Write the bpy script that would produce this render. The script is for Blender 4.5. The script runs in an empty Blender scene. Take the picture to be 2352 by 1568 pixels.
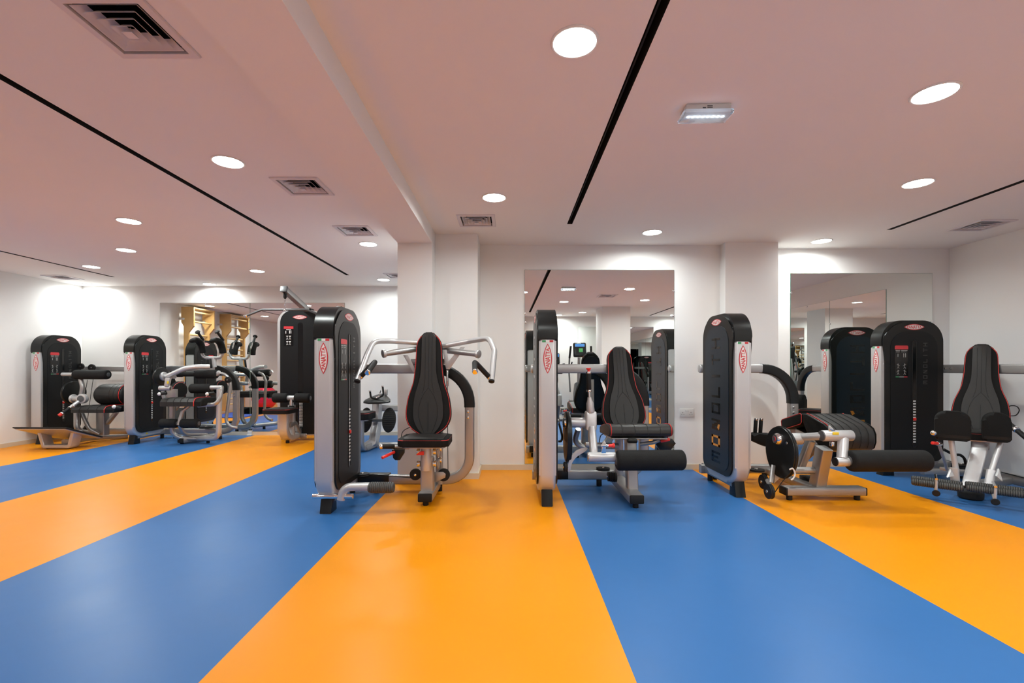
import bpy, bmesh, math, random
from mathutils import Vector, Matrix
random.seed(7)

# ------------------------------------------------------------------ camera, world, exposure
SC = bpy.context.scene
COL = SC.collection
CAM_H = 1.06            # camera height above the floor
FOC = 1078.0            # focal length in pixels of the 2352 px wide frame
VX, VY = 1170.0, 844.0  # where the depth axis vanishes
cam_d = bpy.data.cameras.new('camera')
cam_d.sensor_width = 36.0
cam_d.lens = FOC / 2352.0 * 36.0
cam_d.shift_x = (1176.0 - VX) / 2352.0
cam_d.shift_y = (VY - 784.0) / 2352.0
cam_d.clip_start = 0.05
cam = bpy.data.objects.new('camera', cam_d)
cam.location = (0, 0, CAM_H)
cam.rotation_euler = (math.pi / 2, 0, 0)
COL.objects.link(cam)
SC.camera = cam
W = bpy.data.worlds.new('world')
SC.world = W
W.use_nodes = True
W.node_tree.nodes['Background'].inputs[0].default_value = (0.5, 0.5, 0.5, 1)
W.node_tree.nodes['Background'].inputs[1].default_value = 0.02
SC.view_settings.view_transform = 'Standard'
SC.view_settings.look = 'None'
SC.view_settings.gamma = 1.0
SC.view_settings.use_curve_mapping = False
SC.view_settings.exposure = 0.0
LAMP_STRENGTH = 30.0
LAMP_WATTS = 12.2
LAMP_COLOR = (0.94, 1.0, 0.97)
SC.cycles.max_bounces = 6
SC.cycles.diffuse_bounces = 3
SC.cycles.glossy_bounces = 4
SC.cycles.sample_clamp_indirect = 8.0
SC.cycles.adaptive_threshold = 0.025

def P(px, py, d):
    """a point at depth d (metres in front of the lens) read off the 2352x1568 frame"""
    return Vector(((px - VX) * d / FOC, d, CAM_H - (py - VY) * d / FOC))

# ------------------------------------------------------------------ materials
MATS = {}
def mat(name, col, rough=0.5, metal=0.0, noise=0.0, scale=8.0, bump=0.0, bscale=60.0, emit=None, estr=0.0, coat=0.0, trans=0.0, spec=0.5, rvar=0.0):
    m = bpy.data.materials.new(name)
    m.use_nodes = True
    nt = m.node_tree
    b = nt.nodes['Principled BSDF']
    b.inputs['Base Color'].default_value = (*col, 1)
    b.inputs['Roughness'].default_value = rough
    b.inputs['Metallic'].default_value = metal
    b.inputs['Specular IOR Level'].default_value = spec
    if coat: b.inputs['Coat Weight'].default_value = coat; b.inputs['Coat Roughness'].default_value = 0.15
    if trans: b.inputs['Transmission Weight'].default_value = trans
    if emit:
        b.inputs['Emission Color'].default_value = (*emit, 1)
        b.inputs['Emission Strength'].default_value = estr
    fine = name.split('_')[0] in ('wall', 'ceiling', 'floor', 'wood', 'foam')
    if noise and not fine:      # small parts: a slight tone shift from object to object
        oi = nt.nodes.new('ShaderNodeObjectInfo')
        mx = nt.nodes.new('ShaderNodeMix'); mx.data_type = 'RGBA'
        mx.inputs[6].default_value = (*[c * (1 - noise * .6) for c in col], 1)
        mx.inputs[7].default_value = (*[min(1, c * (1 + noise * .6)) for c in col], 1)
        nt.links.new(oi.outputs['Random'], mx.inputs[0])
        nt.links.new(mx.outputs[2], b.inputs['Base Color'])
    elif noise or bump or rvar:
        tc = nt.nodes.new('ShaderNodeTexCoord')
        if noise or rvar:
            n = nt.nodes.new('ShaderNodeTexNoise')
            n.inputs['Scale'].default_value = scale
            n.inputs['Detail'].default_value = 2
            nt.links.new(tc.outputs['Object'], n.inputs['Vector'])
        if noise:
            mx = nt.nodes.new('ShaderNodeMix'); mx.data_type = 'RGBA'
            mx.inputs[6].default_value = (*[c * (1 - noise) for c in col], 1)
            mx.inputs[7].default_value = (*[min(1, c * (1 + noise)) for c in col], 1)
            nt.links.new(n.outputs['Fac'], mx.inputs[0])
            nt.links.new(mx.outputs[2], b.inputs['Base Color'])
        if rvar:
            mr = nt.nodes.new('ShaderNodeMapRange')
            mr.inputs[3].default_value = max(0, rough - rvar); mr.inputs[4].default_value = rough + rvar
            nt.links.new(n.outputs['Fac'], mr.inputs[0])
            nt.links.new(mr.outputs[0], b.inputs['Roughness'])
        if bump:
            n2 = nt.nodes.new('ShaderNodeTexNoise')
            n2.inputs['Scale'].default_value = bscale
            n2.inputs['Detail'].default_value = 1
            nt.links.new(tc.outputs['Object'], n2.inputs['Vector'])
            bp = nt.nodes.new('ShaderNodeBump')
            bp.inputs['Strength'].default_value = bump
            bp.inputs['Distance'].default_value = 0.01
            nt.links.new(n2.outputs['Fac'], bp.inputs['Height'])
            nt.links.new(bp.outputs[0], b.inputs['Normal'])
    MATS[name] = m
    return m

mat('wall_paint', (0.86, 0.845, 0.83), 0.75, noise=0.02, scale=3)
mat('ceiling_paint', (0.93, 0.905, 0.885), 0.85, noise=0.015, scale=2)
mat('floor_base', (0.25, 0.25, 0.25), 0.6, noise=0.05)
mat('floor_orange', (0.84, 0.292, 0.002), 0.36, noise=0.035, scale=2.2, bump=0.05, bscale=9, rvar=0.08, spec=0.17)
mat('floor_blue', (0.034, 0.143, 0.378), 0.36, noise=0.06, scale=2.2, bump=0.05, bscale=9, rvar=0.08, spec=0.17)
mat('baseboard', (0.72, 0.62, 0.47), 0.45, noise=0.03)
mat('silver', (0.44, 0.435, 0.43), 0.36, metal=0.72, noise=0.03, scale=30)
mat('silver_light', (0.58, 0.58, 0.585), 0.38, metal=0.5, noise=0.02, scale=30)
mat('chrome', (0.80, 0.80, 0.80), 0.12, metal=1.0, noise=0.01)
mat('black_plastic', (0.008, 0.009, 0.009), 0.30, noise=0.15, scale=20, spec=0.34)
mat('black_panel', (0.009, 0.010, 0.011), 0.46, noise=0.1, scale=10, spec=0.22)
mat('slate_panel', (0.012, 0.022, 0.033), 0.32, noise=0.06, scale=10, spec=0.36)
mat('letter_black', (0.004, 0.005, 0.006), 0.16, noise=0.1)
mat('letter_dim', (0.045, 0.045, 0.045), 0.30, noise=0.1)
mat('letter_orange', (0.80, 0.30, 0.03), 0.35, noise=0.05)
mat('rubber', (0.011, 0.011, 0.011), 0.60, noise=0.2, scale=30, spec=0.3)
mat('foam', (0.009, 0.009, 0.009), 0.80, noise=0.3, scale=25, bump=0.10, bscale=120, spec=0.3)
mat('pad_fabric', (0.005, 0.005, 0.005), 0.75, noise=0.2, scale=60, spec=0.25)
mat('pad_vinyl', (0.024, 0.023, 0.022), 0.46, noise=0.12, scale=40, spec=0.35)
mat('seam', (0.012, 0.012, 0.012), 0.6, noise=0.1)
mat('red_piping', (0.62, 0.025, 0.020), 0.45, noise=0.05)
mat('red_plastic', (0.78, 0.035, 0.025), 0.32, noise=0.04)
mat('badge_red', (0.60, 0.035, 0.045), 0.35, noise=0.02)
mat('badge_white', (0.80, 0.79, 0.77), 0.35, noise=0.02)
mat('print_grey', (0.30, 0.30, 0.29), 0.4, noise=0.02)
mat('sticker_green', (0.06, 0.33, 0.13), 0.4, noise=0.02)
mat('sticker_yellow', (0.85, 0.62, 0.03), 0.4, noise=0.02)
mat('grey_grip', (0.060, 0.060, 0.058), 0.55, noise=0.1, scale=30)
mat('white_plastic', (0.76, 0.75, 0.73), 0.35, noise=0.01)
mat('mirror_glass', (0.86, 0.89, 0.875), 0.0, metal=1.0, noise=0.004)
mat('mirror_edge', (0.10, 0.22, 0.18), 0.2, noise=0.05)
mat('slot_black', (0.010, 0.009, 0.008), 0.6, noise=0.1)
mat('vent_paint', (0.74, 0.70, 0.73), 0.45, noise=0.015)
mat('duct_dark', (0.015, 0.016, 0.02), 0.6, noise=0.2)
mat('wood', (0.62, 0.36, 0.13), 0.42, noise=0.16, scale=5)
mat('wood_light', (0.72, 0.48, 0.22), 0.42, noise=0.10, scale=5)
mat('ball_red', (0.72, 0.015, 0.05), 0.30, noise=0.03)
mat('mat_blue', (0.03, 0.09, 0.45), 0.6, noise=0.05)
mat('lamp_glow', (0.9, 0.9, 0.9), 0.5, emit=LAMP_COLOR, estr=LAMP_STRENGTH, noise=0.01)
mat('lamp_ring', (0.82, 0.81, 0.79), 0.4, noise=0.01)
mat('led_glow', (0.9, 0.95, 1.0), 0.4, emit=(0.78, 0.88, 1.0), estr=16.0, noise=0.01)
mat('led_lens', (0.84, 0.90, 0.98), 0.06, noise=0.01, trans=0.95)
mat('screen_blue', (0.02, 0.06, 0.15), 0.2, emit=(0.10, 0.35, 0.85), estr=0.7, noise=0.02)
mat('screen_green', (0.02, 0.10, 0.03), 0.2, emit=(0.15, 0.6, 0.18), estr=0.5, noise=0.02)
mat('grey_plastic', (0.09, 0.095, 0.10), 0.42, noise=0.08, scale=20)
mat('cast_white', (0.70, 0.70, 0.69), 0.4, noise=0.03)

for k in ('lamp_glow', 'led_glow', 'screen_blue', 'screen_green'):
    MATS[k].cycles.emission_sampling = 'NONE'

# ------------------------------------------------------------------ mesh helpers
def finish(bm, name, angle=35):
    me = bpy.data.meshes.new(name)
    bmesh.ops.recalc_face_normals(bm, faces=bm.faces)
    bm.to_mesh(me); bm.free()
    me.shade_smooth()
    me.set_sharp_from_angle(angle=math.radians(angle))
    return me

class MB:
    """collects shapes given in world metres and links them as one mesh object"""
    def __init__(self):
        self.bm = bmesh.new()
    def box(self, c, s, bev=0.0, seg=2, rot=None):
        r = bmesh.ops.create_cube(self.bm, size=1.0)
        M = Matrix.Translation(Vector(c)) @ (rot.to_4x4() if rot else Matrix.Identity(4)) @ Matrix.Diagonal((*s, 1))
        bmesh.ops.transform(self.bm, matrix=M, verts=r['verts'])
        if bev:
            ed = list({e for v in r['verts'] for e in v.link_edges})
            bmesh.ops.bevel(self.bm, geom=ed, offset=bev, segments=seg, affect='EDGES', profile=0.5)
        return self
    def span(self, a, b, bev=0.0, seg=2):
        a, b = Vector(a), Vector(b)
        return self.box((a + b) / 2, [abs(x) for x in (b - a)], bev, seg)
    def sweep(self, pts, sec, up=None, cap=True, closed=False):
        pts = [Vector(p) for p in pts]
        n = len(pts)
        if up is None:
            d = (pts[-1] - pts[0])
            best = Vector((0, 0, 0))
            for i in range(1, n - 1):
                c = (pts[i] - pts[0]).cross(pts[-1] - pts[i])
                if c.length > best.length: best = c
            if best.length < 1e-7:
                best = d.orthogonal()
            up = best.normalized()
        else:
            up = Vector(up).normalized()
        rings = []
        for i, p in enumerate(pts):
            if closed:
                t = (pts[(i + 1) % n] - pts[i - 1])
            else:
                t = (pts[min(i + 1, n - 1)] - pts[max(i - 1, 0)])
            t.normalize()
            side = up.cross(t)
            if side.length < 1e-5: side = t.orthogonal()
            side.normalize()
            u = t.cross(side).normalized()
            k = 1.0
            if 0 < i < n - 1:
                a = (pts[i] - pts[i - 1]).angle(pts[i + 1] - pts[i], 0)
                k = 1 / max(0.4, math.cos(a / 2))
            rings.append([self.bm.verts.new(p + side * (x * k) + u * y) for x, y in sec])
        m = len(sec)
        rng = range(n) if closed else range(n - 1)
        for i in rng:
            A, B = rings[i], rings[(i + 1) % n]
            for j in range(m):
                self.bm.faces.new((A[j], A[(j + 1) % m], B[(j + 1) % m], B[j]))
        if cap and not closed:
            self.bm.faces.new(rings[0][::-1]); self.bm.faces.new(rings[-1])
        return self
    def tube(self, pts, r, fil=None, up=None, seg=12, closed=False):
        if fil: pts = fillet(pts, fil)
        return self.sweep(pts, circ(r, seg), up, closed=closed)
    def bar(self, pts, w, h, up, fil=None, rad=0.012):
        """rectangular hollow section: h is measured along up, w across"""
        if fil: pts = fillet(pts, fil)
        return self.sweep(pts, rrect(w, h, rad), up)
    def lathe(self, a, b, prof, seg=20):
        """revolve prof = [(distance from a, radius)...] about the line a->b"""
        a, b = Vector(a), Vector(b)
        ax = (b - a).normalized()
        s = ax.orthogonal().normalized(); u = ax.cross(s)
        rings = []
        for t, r in prof:
            c = a + ax * t
            rings.append([self.bm.verts.new(c + (s * math.cos(2 * math.pi * j / seg) + u * math.sin(2 * math.pi * j / seg)) * max(r, 1e-4)) for j in range(seg)])
        for A, B in zip(rings, rings[1:]):
            for j in range(seg):
                self.bm.faces.new((A[j], A[(j + 1) % seg], B[(j + 1) % seg], B[j]))
        self.bm.faces.new(rings[0][::-1]); self.bm.faces.new(rings[-1])
        return self
    def cyl(self, a, b, r, bev=0.003, seg=20):
        L = (Vector(b) - Vector(a)).length
        bev = min(bev, r * 0.6, L * 0.4)
        return self.lathe(a, b, [(0, r - bev), (bev * 0.3, r - bev * 0.3), (bev, r), (L - bev, r), (L - bev * 0.3, r - bev * 0.3), (L, r - bev)], seg)
    def roller(self, a, b, r, rnd=0.02, seg=24):
        L = (Vector(b) - Vector(a)).length
        pr = []
        for k in range(5):
            an = math.pi / 2 * k / 4
            pr.append((rnd * (1 - math.sin(an)), r - rnd * (1 - math.cos(an))))
        pr = [(rnd - rnd * math.sin(math.pi / 2 * k / 4), r - rnd + rnd * math.cos(math.pi / 2 * k / 4)) for k in range(4, -1, -1)]
        pr2 = [(L - t, q) for t, q in pr[::-1]]
        return self.lathe(a, b, pr + pr2, seg)
    def ribbed(self, a, b, r, n, seg=20, dep=0.003):
        L = (Vector(b) - Vector(a)).length
        pr = [(0, r * 0.55), (0.004, r * 0.85)]
        for k in range(n):
            t0 = 0.006 + (L - 0.012) * k / n; t1 = 0.006 + (L - 0.012) * (k + 1) / n
            e = (t1 - t0) * 0.18
            sc = 0.92 if k in (0, n - 1) else 1
            pr += [(t0, r * sc - dep), (t0 + e, r * sc), (t1 - e, r * sc), (t1, r * sc - dep)]
        pr += [(L - 0.004, r * 0.85), (L, r * 0.55)]
        return self.lathe(a, b, pr, seg)
    def poly(self, pts3, nrm, th, bev=0.0, seg=2):
        """extrude a flat outline (3-D points) by th along nrm"""
        nrm = Vector(nrm).normalized()
        lo = [self.bm.verts.new(Vector(p)) for p in pts3]
        hi = [self.bm.verts.new(Vector(p) + nrm * th) for p in pts3]
        f0 = self.bm.faces.new(lo[::-1]); f1 = self.bm.faces.new(hi)
        n = len(lo)
        for j in range(n):
            self.bm.faces.new((lo[j], lo[(j + 1) % n], hi[(j + 1) % n], hi[j]))
        if bev:
            ed = list(set(f0.edges) | set(f1.edges))
            bmesh.ops.bevel(self.bm, geom=ed, offset=bev, segments=seg, affect='EDGES', profile=0.5)
        return self
    def sphere(self, c, r, sc=(1, 1, 1), u=20, v=12):
        g = bmesh.ops.create_uvsphere(self.bm, u_segments=u, v_segments=v, radius=r)
        bmesh.ops.transform(self.bm, matrix=Matrix.Translation(Vector(c)) @ Matrix.Diagonal((*sc, 1)), verts=g['verts'])
        return self
    def raw(self, vs, fs):
        b = [self.bm.verts.new(v) for v in vs]
        for f in fs:
            try: self.bm.faces.new([b[i] for i in f])
            except ValueError: pass
        return self
    def build(self, name, m, parent=None, angle=35, label=None):
        lo = Vector((1e9,) * 3); hi = Vector((-1e9,) * 3)
        for v in self.bm.verts:
            for k in range(3):
                lo[k] = min(lo[k], v.co[k]); hi[k] = max(hi[k], v.co[k])
        c = (lo + hi) / 2
        bmesh.ops.translate(self.bm, verts=self.bm.verts, vec=-c)
        me = finish(self.bm, name, angle)
        me.materials.append(MATS[m])
        return place(name, me, c, parent, label=label)

def wloc(o):
    v = Vector((0, 0, 0))
    while o is not None:
        v += o.location; o = o.parent
    return v

def place(name, me, loc, parent=None, rotz=0.0, label=None):
    o = bpy.data.objects.new(name, me)
    COL.objects.link(o)
    o.location = Vector(loc) - (wloc(parent) if parent else Vector((0, 0, 0)))
    o.rotation_euler = (0, 0, rotz)
    if parent: o.parent = parent
    if label: o['label'] = label
    return o

def circ(r, n=12):
    return [(r * math.cos(2 * math.pi * k / n), r * math.sin(2 * math.pi * k / n)) for k in range(n)]
def rrect(w, h, r=0.01, n=3):
    out = []
    r = min(r, w * 0.49, h * 0.49)
    for cx, cy, a0 in ((w / 2 - r, h / 2 - r, 0), (-w / 2 + r, h / 2 - r, 90), (-w / 2 + r, -h / 2 + r, 180), (w / 2 - r, -h / 2 + r, 270)):
        for k in range(n + 1):
            a = math.radians(a0 + 90 * k / n)
            out.append((cx + r * math.cos(a), cy + r * math.sin(a)))
    return out
def rrect_ab(a0, a1, b0, b1, rs, n=8):
    """rounded rectangle a0..a1 x b0..b1, radii rs = (a1b1, a0b1, a0b0, a1b0)"""
    out = []
    for (cx, cy, sx, sy, st), r in zip(((a1, b1, -1, -1, 0), (a0, b1, 1, -1, 90), (a0, b0, 1, 1, 180), (a1, b0, -1, 1, 270)), rs):
        for k in range(n + 1):
            a = math.radians(st + 90 * k / n)
            out.append((cx + sx * r + r * math.cos(a), cy + sy * r + r * math.sin(a)))
    return out
def fillet(pts, r, n=7):
    pts = [Vector(p) for p in pts]
    rs = r if isinstance(r, (list, tuple)) else [r] * (len(pts) - 2)
    out = [pts[0]]
    for i in range(1, len(pts) - 1):
        a, b, c = pts[i - 1], pts[i], pts[i + 1]
        u = (a - b); v = (c - b); lu, lv = u.length, v.length
        u.normalize(); v.normalize()
        ang = u.angle(v, math.pi)
        if ang > math.pi - 0.02: out.append(b); continue
        d = min(rs[i - 1] / math.tan(ang / 2), lu * 0.49 if i > 1 else lu * 0.95, lv * 0.49 if i < len(pts) - 2 else lv * 0.95)
        rr = d * math.tan(ang / 2)
        cen = b + (u + v).normalized() * (rr / math.sin(ang / 2))
        s = b + u * d; e = b + v * d
        a0 = s - cen; a1 = e - cen
        tot = a0.angle(a1)
        ax = a0.cross(a1).normalized()
        for k in range(n + 1):
            out.append(cen + Matrix.Rotation(tot * k / n, 3, ax) @ a0)
    out.append(pts[-1])
    return out
def smooth_curve(pts, n=6, closed=False):
    """Catmull-Rom through the points"""
    pts = [Vector(p) for p in pts]
    m = len(pts); out = []
    for i in range(m if closed else m - 1):
        if closed:
            p0, p1, p2, p3 = pts[i - 1], pts[i], pts[(i + 1) % m], pts[(i + 2) % m]
        else:
            p0, p1, p2, p3 = pts[max(i - 1, 0)], pts[i], pts[i + 1], pts[min(i + 2, m - 1)]
        for k in range(n):
            t = k / n
            out.append(0.5 * (2 * p1 + (p2 - p0) * t + (2 * p0 - 5 * p1 + 4 * p2 - p3) * t * t + (3 * p1 - p0 - 3 * p2 + p3) * t ** 3))
    if not closed: out.append(pts[-1])
    return out

def thing(name, label, cat, loc, group=None):
    o = bpy.data.objects.new(name, None)
    COL.objects.link(o)
    o.empty_display_size = 0.2
    o.location = loc
    o['label'] = label; o['category'] = cat
    if group: o['group'] = group
    return o
def tag(o, label, cat, group=None):
    o['label'] = label; o['category'] = cat
    if group: o['group'] = group
    return o
def struct(o):
    o['kind'] = 'structure'
    return o

TXT = {}
def text_pts(s, width, height, lens=0.0):
    """lettering as (verts2d, faces), centred, scaled to width x height; lens squeezes the ends"""
    if s not in TXT:
        cu = bpy.data.curves.new('lettering', 'FONT')
        cu.body = s; cu.resolution_u = 2; cu.align_x = 'CENTER'; cu.align_y = 'CENTER'; cu.offset = 0.028
        ob = bpy.data.objects.new('lettering_source', cu)
        COL.objects.link(ob)
        bpy.context.view_layer.update()
        me = bpy.data.meshes.new_from_object(ob)
        TXT[s] = ([(v.co.x, v.co.y) for v in me.vertices], [tuple(p.vertices) for p in me.polygons])
        COL.objects.unlink(ob); bpy.data.objects.remove(ob); bpy.data.curves.remove(cu); bpy.data.meshes.remove(me)
    vs, fs = TXT[s]
    x0 = min(v[0] for v in vs); x1 = max(v[0] for v in vs); y0 = min(v[1] for v in vs); y1 = max(v[1] for v in vs)
    out = []
    for x, y in vs:
        u = (x - (x0 + x1) / 2) / (x1 - x0) * 2
        v = (y - (y0 + y1) / 2) / (y1 - y0)
        out.append((u * width / 2, v * height * (1 - lens * abs(u) ** 1.3)))
    return out, fs
# ------------------------------------------------------------------ the room
ZC = 2.334                       # ceiling height
XL, XR, YB, YL = -6.70, 4.72, -1.95, 7.36   # left wall, right wall, rear wall, far wall of the left bay
def wy(x):
    """back wall of the right bay: a hair out of square, set back a little behind the right column"""
    return (4.878 if x < 2.45 else 5.005) + (x + 0.3) * 0.0056

# floor: a slab carrying wide welded strips of orange and blue sheet
floor = struct(MB().span((XL - 0.2, YB - 0.2, -0.12), (XR + 0.2, YL + 0.2, -0.004)).build('floor', 'floor_base'))
edges = [0.427 + 1.475 * k for k in range(-5, 4)]
bounds = [XL] + [e for e in edges if XL < e < XR] + [XR]
for i, (a, b) in enumerate(zip(bounds, bounds[1:])):
    k = round((((a + b) / 2) - 0.427) / 1.475 - 0.5)
    if a == XL: k = round((b - 0.427) / 1.475) - 1
    orange = (k % 2 == 1)
    MB().span((a, YB, -0.004), (b, YL, 0.0)).build('floor_strip', 'floor_orange' if orange else 'floor_blue', floor)
    if a != XL:
        MB().span((a - 0.0015, YB, -0.003), (a + 0.0015, YL, 0.0003)).build('weld_seam', 'floor_orange' if not orange else 'floor_blue', floor)

# walls
def prism(pts, z0, z1):
    return MB().poly([(x, y, z0) for x, y in pts], (0, 0, 1), z1 - z0)
struct(prism([(-0.5, wy(-0.5)), (2.44, wy(2.44)), (2.46, wy(2.46)), (XR, wy(XR)), (XR, wy(XR) + 0.2), (-0.5, wy(-0.5) + 0.2)], 0, ZC + 0.1).build('wall_back', 'wall_paint'))
struct(MB().span((XL - 0.2, YL, 0), (-0.72, YL + 0.2, ZC + 0.1)).build('wall_far_left', 'wall_paint'))
struct(MB().span((XL - 0.2, YB - 0.2, 0), (XL, YL, ZC + 0.1)).build('wall_left', 'wall_paint'))
struct(MB().span((XR, YB - 0.2, 0), (XR + 0.2, 5.4, ZC + 0.1)).build('wall_right', 'wall_paint'))
struct(MB().span((XL, YB - 0.2, 0), (XR, YB, ZC + 0.1)).build('wall_rear', 'wall_paint'))
struct(MB().span((-1.022, 4.29, 0), (-0.706, YL, ZC + 0.1)).build('wall_partition', 'wall_paint'))
struct(MB().span((-0.706, 4.475, 0), (-0.303, wy(-0.4) + 0.1, ZC + 0.1)).build('wall_column_left', 'wall_paint'))
struct(MB().span((2.195, 4.77, 0), (2.732, wy(2.6) + 0.05, ZC + 0.1)).build('wall_column_right', 'wall_paint'))
struct(MB().span((1.98, -0.62, 0), (2.58, -0.02, ZC + 0.1)).build('wall_column_rear', 'wall_paint'))
struct(MB().span((-1.022, YB, 2.200), (-0.706, 4.29, ZC + 0.1)).build('ceiling_beam', 'ceiling_paint'))

# skirting
def skirt(side, a, b, nx, ny):
    (x0, y0), (x1, y1) = a, b
    t = 0.014
    o = prism([(x0, y0), (x1, y1), (x1 + nx * t, y1 + ny * t), (x0 + nx * t, y0 + ny * t)], 0, 0.056).build('baseboard_' + side, 'baseboard')
    return struct(o)
skirt('back', (-0.303, wy(-0.303)), (2.195, wy(2.195)), 0, -1)
skirt('back_right', (2.732, wy(2.732)), (XR, wy(XR)), 0, -1)
skirt('column_left', (-0.706, 4.475), (-0.289, 4.475), 0, -1)
skirt('column_side', (-0.303, 4.475), (-0.303, wy(-0.3)), 1, 0)
skirt('partition', (-1.022, 4.29), (-0.701, 4.29), 0, -1)
skirt('partition_side', (-0.706, 4.29), (-0.706, 4.475), 1, 0)
skirt('partition_left', (-1.022, 4.276), (-1.022, YL), -1, 0)
skirt('column_right', (2.181, 4.77), (2.746, 4.77), 0, -1)
skirt('column_right_side', (2.195, 4.77), (2.195, wy(2.2)), -1, 0)
skirt('right', (XR, YB), (XR, wy(XR)), -1, 0)
skirt('left', (XL, YB), (XL, YL), 1, 0)
skirt('far_left', (XL, YL), (-1.022, YL), 0, -1)
skirt('rear', (XL, YB), (XR, YB), 0, 1)

# ceiling with real openings for the slot diffusers and the square vents
SLOTS = [(0.535, -1.05, 4.17, 'black linear slot diffuser running over the leg extension machine'),
         (-2.23, -1.05, 6.47, 'long black linear slot diffuser beside the ceiling beam in the left bay'),
         (3.51, -1.70, 4.34, 'black linear slot diffuser nearest the right wall'),
         (-5.57, -1.05, 6.60, 'thin dark linear slot diffuser nearest the left wall')]
SW = 0.046
VS = 0.325
VENTS = [(-1.425, 1.765, 'large louvred square air vent at the top left, nearest the camera'),
         (-1.449, 3.30, 'square louvred air vent second from the camera, left of the beam'),
         (-1.430, 4.37, 'square louvred air vent third from the camera, near the partition'),
         (-0.283, 4.07, 'square louvred air vent above the column right of the beam'),
         (4.22, 4.20, 'square louvred air vent in the right corner near the wall'),
         (-6.30, 6.62, 'small square air vent in the far left corner of the ceiling'),
         (-1.55, 6.50, 'square air vent mostly hidden behind the partition in the left bay'),
         (1.77, 1.44, 'air vent just cut off by the top right edge of the picture')]
holes = [(x - SW / 2, x + SW / 2, a, b) for x, a, b, _ in SLOTS]
holes += [(x - VS * 0.42, x + VS * 0.42, y - VS * 0.42, y + VS * 0.42) for x, y, _ in VENTS]
xs = sorted({XL - 0.1, XR + 0.1} | {h[0] for h in holes} | {h[1] for h in holes})
ys = sorted({YB - 0.1, YL + 0.1} | {h[2] for h in holes} | {h[3] for h in holes})
cb = bmesh.new(); vv = {}
def cv(i, j):
    if (i, j) not in vv: vv[i, j] = cb.verts.new((xs[i], ys[j], ZC))
    return vv[i, j]
for i in range(len(xs) - 1):
    for j in range(len(ys) - 1):
        mx, my = (xs[i] + xs[i + 1]) / 2, (ys[j] + ys[j + 1]) / 2
        if any(h[0] < mx < h[1] and h[2] < my < h[3] for h in holes): continue
        cb.faces.new((cv(i, j), cv(i, j + 1), cv(i + 1, j + 1), cv(i + 1, j)))
cm = bpy.data.meshes.new('ceiling'); cb.to_mesh(cm); cb.free(); cm.materials.append(MATS['ceiling_paint'])
struct(place('ceiling', cm, (0, 0, 0)))

def open_box(x0, x1, y0, y1, z0, z1):
    m = MB()
    v = [(x0, y0, z0), (x1, y0, z0), (x1, y1, z0), (x0, y1, z0), (x0, y0, z1), (x1, y0, z1), (x1, y1, z1), (x0, y1, z1)]
    return m.raw(v, [(0, 1, 5, 4), (1, 2, 6, 5), (2, 3, 7, 6), (3, 0, 4, 7), (4, 5, 6, 7)])
for x, a, b, lab in SLOTS:
    t = thing('slot_diffuser', lab, 'air vent', (x, b, ZC), 'linear slot diffusers in the ceiling')
    open_box(x - SW / 2, x + SW / 2, a, b, ZC, ZC + 0.09).build('channel', 'slot_black', t)
    MB().span((x - 0.004, a, ZC + 0.03), (x + 0.004, b, ZC + 0.06)).build('blade', 'slot_black', t)

def ring_sheet(m, a, za, b, zb, cx, cy, th=0.003):
    v = []
    for r, z in ((a, za), (b, zb), (b, zb + th), (a - th, za)):
        v += [(cx - r, cy - r, z), (cx + r, cy - r, z), (cx + r, cy + r, z), (cx - r, cy + r, z)]
    f = []
    for k in range(4):
        for s in range(4):
            A, B = s * 4, ((s + 1) % 4) * 4
            f.append((A + k, A + (k + 1) % 4, B + (k + 1) % 4, B + k))
    m.raw(v, f)
    return m
for x, y, lab in VENTS:
    t = thing('air_vent', lab, 'air vent', (x, y, ZC), 'square ceiling air vents')
    h = VS / 2
    fl = MB(); i = VS * 0.405
    v = [(x - h, y - h, ZC - 0.001), (x + h, y - h, ZC - 0.001), (x + h, y + h, ZC - 0.001), (x - h, y + h, ZC - 0.001)]
    v += [(x - h + .004, y - h + .004, ZC - .008), (x + h - .004, y - h + .004, ZC - .008), (x + h - .004, y + h - .004, ZC - .008), (x - h + .004, y + h - .004, ZC - .008)]
    v += [(x - i, y - i, ZC - .008), (x + i, y - i, ZC - .008), (x + i, y + i, ZC - .008), (x - i, y + i, ZC - .008)]
    v += [(x - i, y - i, ZC + .02), (x + i, y - i, ZC + .02), (x + i, y + i, ZC + .02), (x - i, y + i, ZC + .02)]
    f = []
    for s in range(3):
        for k in range(4):
            f.append((s * 4 + k, s * 4 + (k + 1) % 4, s * 4 + 4 + (k + 1) % 4, s * 4 + 4 + k))
    fl.raw(v, f); fl.build('flange', 'vent_paint', t, angle=20)
    for k, (a, b) in enumerate(((0.092, 0.120), (0.066, 0.094), (0.040, 0.068), (0.014, 0.042))):
        zb = ZC - 0.004 - 0.006 * k
        ring_sheet(MB(), a, zb + 0.028, b, zb, x, y).build('louver', 'vent_paint', t, angle=20)
    MB().raw([(x - .019, y - .019, ZC - .026), (x + .019, y - .019, ZC - .026), (x + .019, y + .019, ZC - .026), (x - .019, y + .019, ZC - .026), (x, y, ZC + .004)],
             [(0, 1, 4), (1, 2, 4), (2, 3, 4), (3, 0, 4), (3, 2, 1, 0)]).build('center_plate', 'vent_paint', t, angle=20)
    open_box(x - VS * .42, x + VS * .42, y - VS * .42, y + VS * .42, ZC + .0005, ZC + 0.16).build('duct', 'duct_dark', t)

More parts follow.
